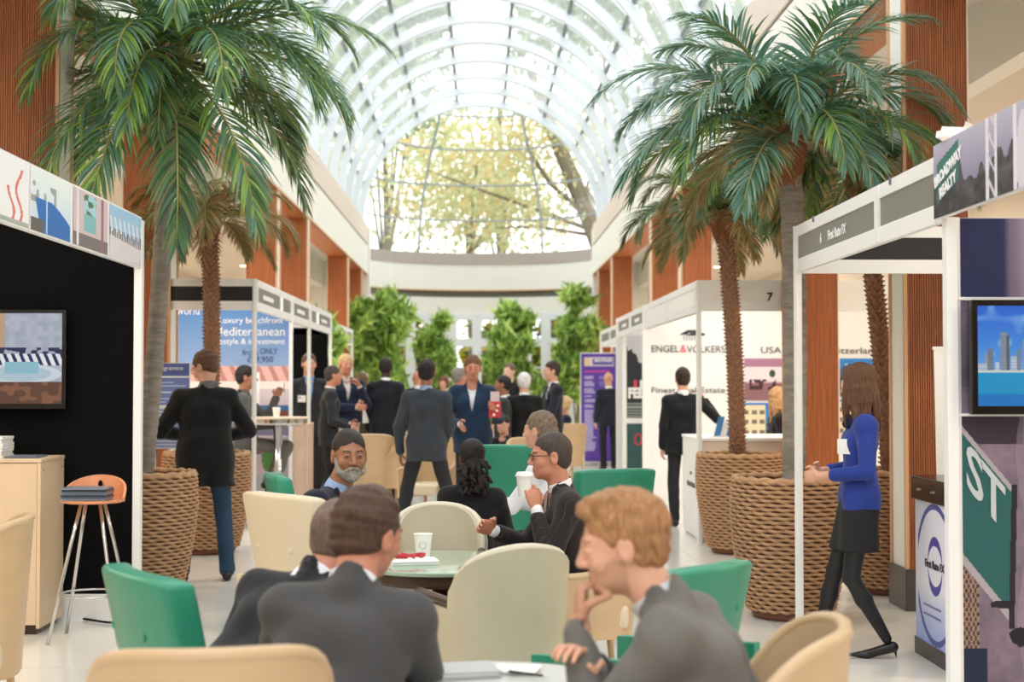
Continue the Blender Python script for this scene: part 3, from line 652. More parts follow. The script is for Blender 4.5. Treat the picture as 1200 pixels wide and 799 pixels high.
sheets('blue-grey brochures spread on top of the birch cabinet', -2.82, 9.06, ZC, .2, .2, .014, brov, n=3, cat='brochures', name='brochure_stack', tint=[brov, bros, brov])

# --- stand 7 on the right
X7 = 2.06
s7 = thing('exhibition_stand', 'white exhibition stand number 7 with real estate lettering on its back wall', 'stand', (X7, 15.5, 0))
for y in (13.7, 18.1): post(s7, X7, y)
q = MB(); q.box(X7 - .045, X7 + .06, 18.05, 18.15, 0, 2.5); q.build('end_post', wallw, s7)
fascia(s7, X7, 13.7, 18.1, [(13.75, 15.9, wallw), (15.95, 18.05, wallw)], col=wallw)
header(s7, 13.7, X7, 5.0, m=wallw); post(s7, 5.0, 13.7)
wall_panels(s7, 18.1, X7, 5.4, 0, 2.47, wallw)
q = MB(); q.box(X7 + .03, X7 + .045, 13.75, 18.05, 2.2, 2.5); q.build('fascia_lining', wallw, s7)
text('7', .11, s7, (X_(902, 13.7), 13.68, Z_(348, 13.7)), 0, ink, bold=.002)
YW = 18.075
def wtext(s, x0, x1, y, h, m, bold=.002):
    o = text(s, 1.0, s7, (X_(x0, YW), YW, Z_(y, YW)), 0, m, align='LEFT', bold=0); d = o.dimensions; bpy.context.view_layer.update()
    xs = [v.co.x for v in o.data.vertices]; ys = [v.co.y for v in o.data.vertices]; W = max(xs) - min(xs); H = max(ys) - min(ys)
    sc = (h / (FPX / YW)) / H; sx = ((x1 - x0) / (FPX / YW)) / W
    for v in o.data.vertices: v.co.x = (v.co.x - min(xs)) * sx; v.co.y = (v.co.y - (min(ys) + max(ys)) / 2) * sc
    o.location.y -= .003
    return o
dark = mat('ink_charcoal', (52, 58, 60))
wtext('ENGEL', 763.5, 796, 408.5, 8, dark); wtext('&', 797.5, 804.5, 408.5, 8.5, pink); wtext('VÖLKERS', 805, 850, 408, 10, dark)
wtext('Finest Real Estate', 763.5, 850, 457, 6.5, dark); wtext('USA', 892, 916, 410, 7.5, dark); wtext('Switzerland', 966, 1031, 410.5, 7.5, dark)
q = MB()
for (a, b, c_, d_) in ((796, 806, 392, 390.5), (800, 822, 390, 388), (804, 826, 393, 391.5)):
    q.prism([(X_(a, YW), Z_(c_, YW)), (X_(b, YW), Z_(c_, YW)), (X_(b, YW), Z_(d_ - 1.5, YW)), (X_(a + 6, YW), Z_(d_ - 1.5, YW))], YW - .006, YW - .003)
q.build('roof_emblem', dark, s7); q = MB()
for k in range(7): q.box(X_(801 + 3.2 * k, YW), X_(802.2 + 3.2 * k, YW), YW - .006, YW - .003, Z_(399, YW), Z_(394, YW))
tag(q.build('emblem_columns', mat('ink_grey', (170, 170, 172)), s7), kind='stuff')
def pic_px(par, x0, x1, y0, y1, Y, fn, nx, ny, name='wall_photo'):
    a = at(x0, y0, Y); b = at(x1, y1, Y); picture(name, par, b.x - a.x, a.z - b.z, nx, ny, fn, ((a.x + b.x) / 2, Y - .005, (a.z + b.z) / 2))
def p_lobby(U, V):
    n = vnoise(U, V, 12, 8, 3); c = [.78 + 0 * U, .66 + 0 * V, .72 + 0 * U]; c = mixc(c, (V > .45) & (V < .8), (226, 216, 222)); c = mixc(c, (V < .42), (140, 100, 106)); c = mixc(c, (V > .25) & (V < .5) & (U > .1) & (U < .62) & (n > .35), (66, 40, 48)); c = mixc(c, (np.hypot((U - .55) / .06, (V - .64) / .09) < 1), (44, 70, 50)); return mixc(c, (V > .8), (170, 120, 150))
def p_villa(U, V):
    n = vnoise(U, V, 12, 10, 13); c = [.12 + .3 * (1 - V) + 0 * U, .45 + .2 * (1 - V) + 0 * U, .80 + 0 * U]; c = mixc(c, (V < .55) & (U > .35), (80, 110, 140)); c = mixc(c, (V < .5) & (n > .5), (48, 60, 74)); h = (U < .42) & (V < .95) & (V > .12); c = mixc(c, h, (226, 214, 180)); c = mixc(c, h & (np.sin(V * 26) > .3) & (np.sin(U * 40) > -.3), (120, 110, 100)); return mixc(c, V < .12, (214, 220, 226))
def p_alps(U, V):
    n = vnoise(U, V, 10, 8, 23); c = [.16 + .2 * (1 - V) + 0 * U, .5 + 0 * V, .8 + 0 * U]; m = V < .72 + .15 * np.sin(U * 9); c = mixc(c, m, (196, 200, 214)); c = mixc(c, m & (n > .45), (70, 80, 104)); c = mixc(c, (V < .5) & (n > .2), (36, 44, 62)); return mixc(c, V < .2, (104, 88, 92))
pic_px(s7, 872, 932, 420, 469, YW, p_lobby, 90, 60); pic_px(s7, 872, 932, 472, 521, YW, p_villa, 60, 40); pic_px(s7, 984, 1040, 420, 465, YW, p_alps, 50, 40); pic_px(s7, 984, 1040, 468, 520, YW, p_villa, 50, 40)
ct = thing('reception_counter', 'white reception counter with small dark lettering, under the corner of stand 7', 'counter', (2.5, 14.4, 0))
cx0, cx1, cy0, cy1 = 2.085, 2.60, 13.85, 15.0
q = MB(); q.box(cx0, cx0 + .03, cy0, cy1, .03, .97); q.build('side_panel', wallw, ct, bevel=.003); q = MB(); q.box(cx0 + .031, cx1 + .5, cy0 + .01, cy0 + .03, .03, .97); q.build('front_panel', mat('pale_board', (222, 204, 186)), ct)
q = MB(); q.box(cx0 - .01, cx1 + .52, cy0 - .01, cy1 + .01, .97, 1.0); q.build('top', wallw, ct, bevel=.004); q = MB(); q.box(cx0 + .03, cx1 + .5, cy0 + .05, cy1 - .02, 0, .95); q.build('core', wallw, ct)
text('ENGEL&VÖLKERS', .07, ct, (cx0 - .003, 14.4, .52), R(-90), dark); q = MB(); q.prism([(-.07, 0), (.07, 0), (.05, .03), (-.05, .03)], -.001, .001); o = q.build('roof_emblem', dark, ct, world=False); o.location = Vector((cx0 - .003, 14.4, .62)) - ct.location; o.rotation_euler = (0, 0, R(-90))
bh = thing('brochure_holder', 'clear holder of blue and white brochures leaning on the white counter', 'brochure holder', (X_(843, 14.1), 14.1, 1.0))
for k in range(3): q = MB(); q.prism([(-.06 + .06 * k, 0), (.0 + .06 * k, 0), (.05 + .06 * k, .2 - .03 * k), (-.01 + .06 * k, .2 - .03 * k)], -.01 + .02 * k, -.004 + .02 * k); q.build('brochure', mat('brochure_blue', (70, 130, 190)) if k % 2 == 0 else paper, bh, world=False)
q = MB(); q.box(-.08, .14, -.02, .05, 0, .012); q.build('base', wallw, bh, world=False)

# --- stand with the FEEL poster
s8 = thing('exhibition_stand', 'white stand with two grey name boards, between the purple banner and stand 7', 'stand', (X7, 20, 0))
for x, y in ((X7, 21.8), (5.0, 21.8)): post(s8, x, y)
fascia(s8, X7, 18.17, 21.8, [(18.3, 19.8, grey), (20.0, 21.6, grey)]); header(s8, 21.8, X7, 5.0, m=wallw)
q = MB(); q.box(X7 - .03, X7 + .07, 21.75, 21.85, 0, 2.5); q.build('end_post', wallw, s8)
wall_panels(s8, 21.85, X7 + .4, 5.0, 0, 2.3, wallw)
for y in (18.35, 20.05): bar(s8, X7 - .012, y + .7, 2.355, .6, .05, inkw, 'name_print', R(90))
fb = thing('poster_frame', 'tall framed poster reading FEEL under a forest picture, dark green panel below', 'poster', (X_(745, 21.3), 21.3, 0))
def p_feel(U, V):
    n = vnoise(U, V, 16, 10, 33); c = [.84 - .1 * (1 - V) + 0 * U, .85 - .1 * (1 - V) + 0 * U, .88 - .1 * (1 - V) + 0 * U]; c = mixc(c, V < .82 - .5 * U + .12 * n, (44, 48, 54)); c = mixc(c, V < .42, (40, 44, 48)); c = mixc(c, V < .2, (150, 156, 152)); return mixc(c, (V < .2) & (np.sin(V * 200) > 0), (50, 60, 58))
a = at(734, 393, 21.3); b = at(775, 490, 21.3)
q = MB(); q.box(a.x - .06, a.x, 21.28, 21.34, 0, a.z + .04); q.build('frame_post', white, fb); q = MB(); q.box(b.x, b.x + .06, 21.28, 21.34, 0, a.z + .04); q.build('frame_post', white, fb)
q = MB(); q.box(a.x, b.x, 21.29, 21.33, a.z, a.z + .04); q.build('frame_rail', white, fb); z9 = Z_(493, 21.3); q = MB(); q.box(a.x, b.x, 21.28, 21.34, z9 - .04, z9 + .04); q.build('frame_rail', white, fb)
pic_px(fb, 734, 775, 393, 490, 21.3, p_feel, 30, 60, 'poster_print'); text('FEEL', .2, fb, (a.x + .02, 21.28, Z_(461, 21.3)), 0, inkw, align='LEFT', bold=.012, sx=.8)
for k in range(3): bar(fb, a.x + .13 + .09 * k, 21.285, Z_(450, 21.3), .05, .12, inkw if k else pink, 'emblem')
q = MB(); q.box(a.x, b.x, 21.3, 21.32, .04, z9 - .04); q.build('lower_panel', teal, fb); q = MB(); q.tube([(a.x + .17 + .05 * math.cos(t), 21.295, Z_(515, 21.3) + .08 * math.sin(t)) for t in np.linspace(0, 2 * math.pi, 13)[:-1]], .012, 5, True); q.build('heart_emblem', pink, fb)

# --- farthest stand on the right
s9 = thing('exhibition_stand', 'farthest white stand on the right, behind the purple banner', 'stand', (2.26, 25, 0))
for y in (23.6, 27.3): post(s9, 2.26, y)
fascia(s9, 2.26, 23.6, 27.3, [(23.8, 25.2, grey), (25.4, 27.1, grey)]); header(s9, 27.3, 2.26, 5, m=wallw); wall_panels(s9, 27.35, 2.5, 5, 0, 2.2, mat('dusty_blue', (120, 150, 176)))
# --- purple banner
pb = thing('pull_up_banner', 'tall purple pull-up banner with white columns of print, beside the stand with forest poster', 'banner', (X_(702, 26.5), 26.5, 0))
def p_purple(U, V):
    c = [.37 + 0 * U, .25 + 0 * V, .66 + 0 * U]; r_ = np.random.RandomState(9); L = r_.rand(60) * .25
    row = (V * 60).astype(int).clip(0, 59); ln = ((V * 60) % 1 < .62) & (V < .86) & (V > .1) & (r_.rand(60)[row] > .12)
    c = mixc(c, ln & (U > .10) & (U < .42 - L[row] * .5) & (V < .80), (212, 206, 232)); c = mixc(c, ln & (U > .50) & (U < .92 - L[row]) & (V < .80) & (V > .5), (150, 140, 200)); c = mixc(c, (np.abs(V - .835) < .008) & (U > .1) & (U < .8), (190, 80, 150))
    c = mixc(c, (V > .885) & (V < .965) & (U > .10) & (U < .9), (214, 210, 226)); return mixc(c, (V > .895) & (V < .955) & (U > .32) & (U < .88), (96, 80, 170))
a = at(680, 413, 26.5); b = at(724, 413, 26.5)
q = MB(); q.box(a.x, b.x, 26.5, 26.512, .08, a.z); q.build('sheet', white, pb); picture('banner_print', pb, b.x - a.x - .03, a.z - .12, 44, 240, p_purple, ((a.x + b.x) / 2, 26.497, .1 + (a.z - .12) / 2)); q = MB(); q.box(a.x - .02, b.x + .02, 26.4, 26.6, 0, .08); q.build('base', chrome, pb, bevel=.01)
text('MAYFAIR', .08, pb, (a.x + .42, 26.49, Z_(422.5, 26.5)), 0, inkw, bold=.002, sx=1.0); bar(pb, a.x + .12, 26.49, Z_(424, 26.5), .1, .14, mat('gold_ink', (220, 200, 150)), 'emblem')

# --- stands on the left
X5 = -2.12
s5 = thing('exhibition_stand', 'white stand with grey name boards and blue beachfront poster, left of the aisle', 'stand', (X5, 17, 0))
for y in (13.6, 16.2, 17.9, 20.4): post(s5, X5, y)
fascia(s5, X5, 13.6, 20.4, [(13.7, 15.25, grey), (15.4, 16.1, grey), (16.3, 17.8, grey), (18.0, 18.6, grey), (18.8, 20.3, grey)])
header(s5, 13.6, -3.95, X5); post(s5, -3.95, 13.6); header(s5, 17.9, -3.95, X5); header(s5, 20.4, -3.95, X5, m=wallw)
for a_, b_ in ((13.9, 14.9), (16.5, 17.5), (19.0, 20.0)): bar(s5, X5 + .012, (a_ + b_) / 2, 2.355, b_ - a_ - .3, .045, inkw, 'name_print', R(90))
wall_panels(s5, 16.24, -4.0, X5 - .03, 0, 2.3, wallw, .95); wall_panels(s5, 20.4, -4.0, X5 - .03, 0, 2.3, black)
def p_beach(U, V):   # picture spans x 208..344, y 358..580 of the photograph
    n = vnoise(U, V, 24, 20, 44); c = [.30 + .45 * np.clip((1 - V) * 1.6, 0, 1) + 0 * U, .50 + .26 * np.clip((1 - V) * 1.6, 0, 1) + 0 * U, .74 + .1 * np.clip((1 - V) * 1.6, 0, 1) + 0 * U]
    pg = (V < .68) & (V > .60); c = mixc(c, pg, (222, 176, 168)); c = mixc(c, pg & (np.sin(U * 60 + V * 40) > .3), (190, 130, 124)); c = mixc(c, (V < .60) & (V > .56), (236, 222, 218))
    c = mixc(c, (V < .56), (205, 190, 196)); c = mixc(c, (V < .475) & (V > .41), (44, 104, 160)); c = mixc(c, (V < .45) & (V > .40) & (U > .72), (110, 64, 50)); c = mixc(c, (V < .38) & (V > .31), (118, 116, 140)); c = mixc(c, (V < .31), (176, 158, 168))
    c = mixc(c, (np.abs(U - .73) < .02) & (V < .65) & (V > .4), (238, 236, 238)); c = mixc(c, (np.hypot((U - .86) / .12, (V - .20) / .09) + .3 * n < 1), (72, 116, 60)); return mixc(c, V < .11, (150, 154, 160))
YP = 16.20
pic_px(s5, 196, 341, 358, 580, YP, p_beach, 110, 150, 'poster_print')
def ptext(s, x0, x1, y, h, m):
    o = text(s, 1.0, s5, (X_(x0, YP), YP - .012, Z_(y, YP)), 0, m, align='LEFT')
    xs = [v.co.x for v in o.data.vertices]; ys = [v.co.y for v in o.data.vertices]; sc = (h / (FPX / YP)) / (max(ys) - min(ys)); sx = ((x1 - x0) / (FPX / YP)) / (max(xs) - min(xs)); mx_, my = min(xs), (min(ys) + max(ys)) / 2
    for v in o.data.vertices: v.co.x = (v.co.x - mx_) * sx; v.co.y = (v.co.y - my) * sc
ptext('world', 207, 233, 364, 10, inkw); ptext('...Luxury beachfront', 250, 331, 376.5, 9.5, inkw); ptext('Mediterranean', 251, 333, 388.5, 10, inkw); ptext('lifestyle & investment', 251, 333, 401, 9, inkw)
ptext('from', 284, 302, 413, 7, navy); ptext('ONLY', 305, 325, 411.5, 7, navy); ptext('£99,950', 290, 320, 421.5, 8, navy); ptext('US', 321, 329, 568, 7, dark)
cabinet('low pale wood counter between the posts of the left stand', X_(342, 16.35), X_(361, 16.35) , 16.32, 16.9, Z_(496, 16.4), mat('pinkish_birch', (226, 196, 172), .5), holes=False)
s4 = thing('exhibition_stand', 'farthest white stand on the left, in front of the leafy plants', 'stand', (-2.36, 25, 0))
for y in (23.4, 26.5): post(s4, -2.36, y)
fascia(s4, -2.36, 23.4, 26.5, [(23.5, 25.2, grey), (25.4, 26.4, grey)]); header(s4, 26.5, -5, -2.36, m=wallw); header(s4, 23.4, -5, -2.36, m=wallw); wall_panels(s4, 26.52, -5, -2.4, 0, 2.2, mat('brown_board', (150, 84, 50)))
# programme board
pg = thing('programme_board', 'blue programme board with white lines of print, behind the woven planter on the left', 'sign board', (X_(196, 12.2), 12.2, 0))
a = at(172, 425, 12.2); b = at(222, 526, 12.2)
def p_prog(U, V):
    r_ = np.random.RandomState(4); c = [.42 + .12 * (1 - V) + 0 * U, .50 + .1 * (1 - V) + 0 * U, .78 + 0 * U]; row = (V * 26).astype(int).clip(0, 25); L = r_.rand(26)
    c = mixc(c, ((V * 26) % 1 < .35) & (V < .78) & (U > .16) & (U < .35 + .6 * L[row]) & (L[row] > .15), (214, 222, 246)); c = mixc(c, (np.abs(V - .84) < .008) | (np.abs(V - .49) < .008), (240, 240, 236)); return mixc(c, V > .86, (92, 104, 168))
q = MB(); q.box(a.x, b.x, 12.2, 12.22, b.z, a.z); q.build('board', white, pg); picture('board_print', pg, b.x - a.x - .01, a.z - b.z - .01, 50, 100, p_prog, ((a.x + b.x) / 2, 12.197, (a.z + b.z) / 2)); text('ar Programme', .05, pg, ((a.x + b.x) / 2 - .02, 12.193, Z_(431.5, 12.2)), 0, inkw)
for x in (a.x + .08, b.x - .08): q = MB(); q.cyl((x, 12.23, 0), (x, 12.23, b.z + .3), .012, n=8); q.build('leg', chrome, pg); q = MB(); q.box(x - .02, x + .02, 12.05, 12.4, 0, .02); q.build('foot', chrome, pg)

# --- fill lamps added to brighten the stands, with made-up fixtures
def fill_spots(par, pts, tgt=(0, 0, -1), e=26, n='fill_fixture'):
    for (x, y, z) in pts:
        q = MB(); q.cyl((x, y, z), (x, y, z - .05), .008, n=8); q.cyl((x, y, z - .05), (x, y, z - .14), .032, .036, 14); q.build('fill_fixture', white, par)
        ld = bpy.data.lights.new('fill_lamp', 'AREA'); ld.shape = 'DISK'; ld.size = .12; ld.energy = e; ld.color = (1, .95, .88); lo = bpy.data.objects.new('fill_lamp', ld); COL.objects.link(lo); lo.parent = par; lo.location = Vector((x, y, z - .15)) - off_of(par)
        lo.rotation_euler = Vector(tgt).to_track_quat('-Z', 'Y').to_euler()
fill_spots(s7, [(2.5, 14.3, 2.45), (3.4, 15.0, 2.45), (2.9, 16.6, 2.45)], (.1, .8, -.6), 4.5)
fill_spots(s5, [(-2.5, 14.2, 2.45), (-3.2, 14.2, 2.45), (-2.6, 18.4, 2.45)], (0, .8, -.5), 7)
fill_spots(sl, [(XL1 - .5, 8.0, 2.45)], (0, .7, -.7), 2)
# ------------------------------------------------------------------ palms in woven planters
weave = mat('woven_seagrass', (192, 150, 112), .75, var=(14, .16, (1, 1, 3)), bump=(180, .3))
soil = mat('soil', (70, 54, 42), .95, bump=(40, .8)); woodbase = mat('planter_base', (120, 74, 54), .6)
_bk = {}
def basket_mesh(h, r):
    key = (round(h, 2), round(r, 2))
    if key in _bk: return _bk[key]
    rows = int((h - .05) / .027); ns = 44; nu = ns * 4; q = MB(); prof = []
    def R_(z):
        u = z / h; return r * (.70 + .34 * math.sin(min(1, u * 1.12) * math.pi / 2) ** .9 - .035 * max(0, (u - .75)) * 4)
    for k in range(rows):
        z0 = .05 + (h - .05) * k / rows; dz = (h - .05) / rows
        for f, d in ((.0, 0), (.16, .7), (.42, 1), (.74, 1), (.92, .6)): prof.append((z0 + dz * f, d, k))
    prof.append((h, 0, rows)); n = len(prof)
    def P(i, j):
        z, d, k = prof[j]; a = 2 * math.pi * i / nu; wv = math.sin(a * ns / 2 + (k % 2) * math.pi)
        rad = R_(z) + .014 * d + .013 * wv * (.3 + d * .7); return (rad * math.cos(a), rad * math.sin(a), z + .004 * math.cos(a * ns / 2 + (k % 2) * math.pi))
    q.grid(P, nu, n, closed_u=True); q.m = [1 if (i % (n - 1)) % 5 in (0, 4) else 0 for i in range(len(q.f))]; me = q.mesh('weave', [weave, mat('weave_gap_shade', (92, 62, 44), .9)], True)  # gap rows coloured dark, painting in the shade between strands
    b = MB(); b.tube([(R_(h) * 1.0 * math.cos(t), R_(h) * math.sin(t), h + .006 * math.sin(t * 22)) for t in np.linspace(0, 2 * math.pi, 89)[:-1]], .021, 8, True); rim = b.mesh('rim', weave, True)
    c = MB(); c.lathe([(.01, 0), (R_(0) * .93, 0), (R_(0) * 1.0, .02), (R_(0) * 1.0, .05), (.01, .052)], n=36); bs = c.mesh('base', woodbase)
    d_ = MB(); d_.grid(lambda i, j: ((R_(h) - .03) * j / 6 * math.cos(2 * math.pi * i / 24), (R_(h) - .03) * j / 6 * math.sin(2 * math.pi * i / 24), h - .06 + .012 * math.sin(i * 2.1 + j * 1.3)), 24, 7, True); so = d_.mesh('soil', soil, True)
    _bk[key] = (me, rim, bs, so); return _bk[key]
def basket(label, x, y, h, r):
    t = thing('woven_planter', label, 'planter', (x, y, 0), 0, 'woven planters with palms')
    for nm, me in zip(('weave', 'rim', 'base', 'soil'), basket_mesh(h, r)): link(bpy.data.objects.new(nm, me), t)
    return t
lfm = {}
def palm_leafmat(n, rgb, tr=.35):
    if n not in lfm: lfm[n] = leafmat(n, rgb, tr)
    return lfm[n]
rachm = mat('frond_rachis', (150, 142, 84), .5)
_fr = {}
def frond_mesh(kind, L, e0, droop, var, blade=.30, lm=None, seed=0, n=60):
    key = (kind, round(L, 2), e0, var)
    if key in _fr: return _fr[key]
    rs = random.Random(seed + var * 17 + e0); pts = []; a = R(e0); p = Vector((0, 0, 0)); N = 16
    for i in range(N + 1):
        pts.append(p.copy()); t = i / N; a -= R(droop) / N * (.5 + 1.2 * t); p = p + Vector((math.cos(a), .02 * math.sin(3 * t + var), math.sin(a))) * (L / N)
    q = MB(); q.tube(pts, [.014 * (1 - .85 * i / N) + .002 for i in range(N + 1)], 5); rm = q.mesh('frond', rachm, True)
    q = MB()
    for k in range(n):
        t = .10 + .9 * (k + .5) / n; f = t * N; i = min(N - 1, int(f)); b = pts[i].lerp(pts[i + 1], f - i); tan = (pts[i + 1] - pts[i]).normalized()
        ln = L * blade * 1.18 * (math.sin(min(1, t * 1.25 + .12) * math.pi / 2) * (1 - .72 * max(0, t - .45) / .55)) ; nrm = tan.cross(Vector((0, 1, 0))).normalized() * -1
        if nrm.z < 0: nrm = -nrm
        for s in (-1, 1):
            side = Vector((0, s, 0)); d = (side * (1 - .45 * t) + tan * (.55 + .6 * t) + nrm * (.38 + rs.uniform(-.22, .22))).normalized(); d += Vector((rs.uniform(-.1, .1), rs.uniform(-.1, .1), rs.uniform(-.1, .1)))
            wd = .0092 * (L / 1.3) ** .5; l_ = ln * rs.uniform(.85, 1.1); c = b.copy(); ring = []
            wv = d.cross(nrm).normalized()
            for m_ in range(5):
                u = m_ / 4; w_ = wd * (.5, 1.0, .95, .6, .04)[m_]; ring.append((c - wv * w_ , c + nrm * -.0045 * (1 - u), c + wv * w_)); d = (d + Vector((0, 0, -.20 - .07 * rs.random()))* (.6 + .5 * t)).normalized(); c = c + d * (l_ / 4)
            vs = [v for r_ in ring for v in r_]; q.add(vs, [(j * 3, j * 3 + 1, j * 3 + 4, j * 3 + 3) for j in range(4)] + [(j * 3 + 1, j * 3 + 2, j * 3 + 5, j * 3 + 4) for j in range(4)], rs.randrange(3) if rs.random() < .8 else 0)
    lmsh = q.mesh('leaflets', lm); _fr[key] = (rm, lmsh); return _fr[key]
G1 = [palm_leafmat('palm_green', (84, 120, 74)), palm_leafmat('palm_blue_green', (98, 138, 120)), palm_leafmat('palm_fresh', (134, 166, 76))]
G2 = [palm_leafmat('palm_blue_green', (98, 138, 120)), palm_leafmat('palm_green', (84, 120, 74)), palm_leafmat('palm_silver', (136, 162, 146))]
G3 = [palm_leafmat('palm_dry', (150, 122, 80)), palm_leafmat('palm_dry_green', (116, 122, 66)), palm_leafmat('palm_straw', (176, 150, 104))]
G4 = [palm_leafmat('palm_green', (84, 120, 74)), palm_leafmat('palm_dry_green', (116, 122, 66)), palm_leafmat('palm_dark', (52, 78, 46))]
trg = mat('palm_trunk_grey', (150, 140, 130), .85, var=(9, .25, (1, 1, 5)), bump=(50, .7, (.6, .6, 4))); trb = mat('palm_trunk_brown', (134, 96, 72), .85, var=(20, .3), bump=(60, .6)); fib = mat('palm_fibre', (150, 96, 64), .95, var=(60, .4, (3, 3, .5)), bump=(120, .8, (4, 4, .4)))
def palm(label, base, top, r, style, fronds, seed, group=None, fibre=.22, stub=10):
    b = Vector(base); t_ = Vector(top); t = thing('potted_palm', label, 'palm', b, 0, group); rs = random.Random(seed); dv = t_ - b; q = MB(); n = int(dv.length / .03)
    pts = [b + dv * (i / n) + Vector((math.sin(i / n * 3) * .03, 0, 0)) - b * 0 for i in range(n + 1)]; loc = [p - b for p in pts]
    if style == 'ring':
        q.tube(loc, [r * (1 + .05 * (i % 2) + .04 * math.sin(i * .9)) for i in range(n + 1)], 16); q.build('trunk', trg, t, world=False, smooth=True)
    else:
        q.tube(loc, r * .82, 14); q.build('trunk', trb, t, world=False, smooth=True); q = MB(); k = 0; m_ = int(dv.length / .034)
        for i in range(m_):
            for j in range(9):
                a = 2 * math.pi * (j + .5 * (i % 2)) / 9 + i * .11; f = (i + .5) / m_; c = dv * f + Vector((math.sin(f * 3) * .03, 0, 0)); o_ = Vector((math.cos(a), math.sin(a), 0)); s_ = Vector((-math.sin(a), math.cos(a), 0)); w_ = r * .36
                q.add([c + o_ * r * .8 - s_ * w_ - Vector((0, 0, .022)), c + o_ * r * .8 + s_ * w_ - Vector((0, 0, .022)), c + o_ * r * .98 + s_ * w_ * .8 + Vector((0, 0, .012)), c + o_ * (r * 1.22 + rs.uniform(-.004, .012)) + Vector((0, 0, .030)), c + o_ * r * .98 - s_ * w_ * .8 + Vector((0, 0, .012)), c + o_ * r * .7 + Vector((0, 0, .036))], [(0, 1, 2, 4), (4, 2, 3), (2, 1, 5), (3, 2, 5), (4, 3, 5), (0, 4, 5)])
        tag(q.build('leaf_scar', mat('palm_scar', (156, 116, 92), .85, var=(30, .3)), t, world=False), kind='stuff')
    if fibre:
        q = MB(); q.lathe([(r * .9, -fibre), (r * 1.35, -fibre * .6), (r * 1.7, -fibre * .1), (r * 1.5, fibre * .4), (r * .5, fibre * .8)], tuple(dv), 18); q.build('fibre_sheath', fib, t, world=False, smooth=True)
        q = MB()
        for k in range(90):
            a = rs.uniform(0, 6.283); z = rs.uniform(-fibre, fibre * .5); o_ = Vector((math.cos(a), math.sin(a), 0)); p = dv + o_ * r * 1.3 + Vector((0, 0, z)); s_ = Vector((-math.sin(a), math.cos(a), 0)) * .006; e = p + o_ * rs.uniform(.02, .07) + Vector((0, 0, rs.uniform(-.10, .10)))
            q.add([p - s_, p + s_, e], [(0, 1, 2)])
        tag(q.build('loose_fibre', fib, t, world=False), kind='stuff')
    for (az, e0, L, droop, lm, blade) in fronds:
        rm, lmsh = frond_mesh(id(lm), L, e0, droop, rs.randrange(2), blade, lm, seed)
        f = bpy.data.objects.new('frond', rm); link(f, t); f.location = dv + Vector((math.cos(R(az)), math.sin(R(az)), 0)) * r * .7 + Vector((0, 0, .02)); f.rotation_euler = (rs.uniform(-.12, .12), 0, R(az)); l = bpy.data.objects.new('leaflets', lmsh); link(l, f); tag(l, kind='stuff')
    return t
def ring(n, e0, L, droop, lm, off=0, blade=.30, jit=10, seed=0, skip=()):
    rs = random.Random(seed + n + e0); return [(off + 360 * k / n + rs.uniform(-jit, jit), e0, L, droop, lm, blade) for k in range(n) if k not in skip]
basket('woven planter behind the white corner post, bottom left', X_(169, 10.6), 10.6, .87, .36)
palm('large green palm with a grey trunk behind the black walled stand', (X_(169, 10.6), 10.6, .78), (X_(196, 10.6), 10.6, 3.86), .065, 'ring',
     ring(5, 75, 1.5, 95, G1, 20, .31) + ring(9, 48, 1.6, 105, G1, 0, .31) + ring(10, 24, 1.55, 95, G1, 14, .32) + ring(6, -8, 1.3, 62, G4, 30, .32) + [(262, -25, 1.85, 48, G1, .27), (285, -30, 1.95, 45, G4, .27), (240, -20, 1.7, 50, G1, .28), (305, -25, 1.85, 45, G1, .27), (330, -20, 1.7, 50, G4, .28), (200, -5, 1.6, 65, G1, .28), (180, 40, 1.75, 80, G1, .3), (196, 28, 1.75, 70, G1, .3), (270, 5, 1.5, 80, G1, .33), (0, 38, 1.7, 75, G1, .30), (340, 20, 1.6, 85, G1, .32)], 1, fibre=.2)
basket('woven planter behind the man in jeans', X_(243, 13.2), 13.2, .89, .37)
palm('palm with a scaly brown trunk and dry fronds, behind the man in jeans', (X_(245, 13.2), 13.2, .8), (X_(243, 13.2), 13.2, Z_(262, 13.2)), .072, 'scar',
     ring(7, 62, .85, 110, G3, 10, .34) + ring(9, 30, .95, 105, G3, 0, .36) + ring(5, -5, .75, 60, G3, 25, .34), 2, fibre=.18)
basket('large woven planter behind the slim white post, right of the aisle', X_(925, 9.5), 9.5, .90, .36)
palm('large blue-green palm with a grey trunk in the nearest planter on the right', (X_(929, 9.5), 9.5, .8), (X_(925, 9.5), 9.5, 3.12), .075, 'ring',
     ring(6, 78, 1.25, 85, G2, 40, .30) + ring(9, 52, 1.3, 105, G2, 5, .30) + ring(9, 25, 1.25, 95, G1, 25, .31) + ring(6, 0, 1.05, 75, G3, 15, .32) + [(285, 10, 1.2, 75, G2, .33), (245, 0, 1.15, 70, G2, .33), (205, 20, 1.4, 80, G2, .32), (330, 20, 1.3, 85, G1, .32), (262, 62, 1.15, 150, G2, .34), (225, 50, 1.3, 120, G2, .32), (180, 55, 1.45, 95, G2, .30)], 3, fibre=.30)
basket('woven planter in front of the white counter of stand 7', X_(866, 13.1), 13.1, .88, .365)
palm('palm with a scaly brown trunk in front of stand 7', (X_(864, 13.1), 13.1, .8), (X_(848, 13.1), 13.1, Z_(258, 13.1)), .072, 'scar',
     ring(6, 66, 1.0, 110, G4, 10, .34) + ring(9, 34, 1.05, 105, G4, 0, .36) + ring(7, 0, .85, 70, G3, 25, .34), 4, fibre=.2)
basket('woven planter behind the woman in the blue jacket', X_(1036, 10.6), 10.6, .88, .34)
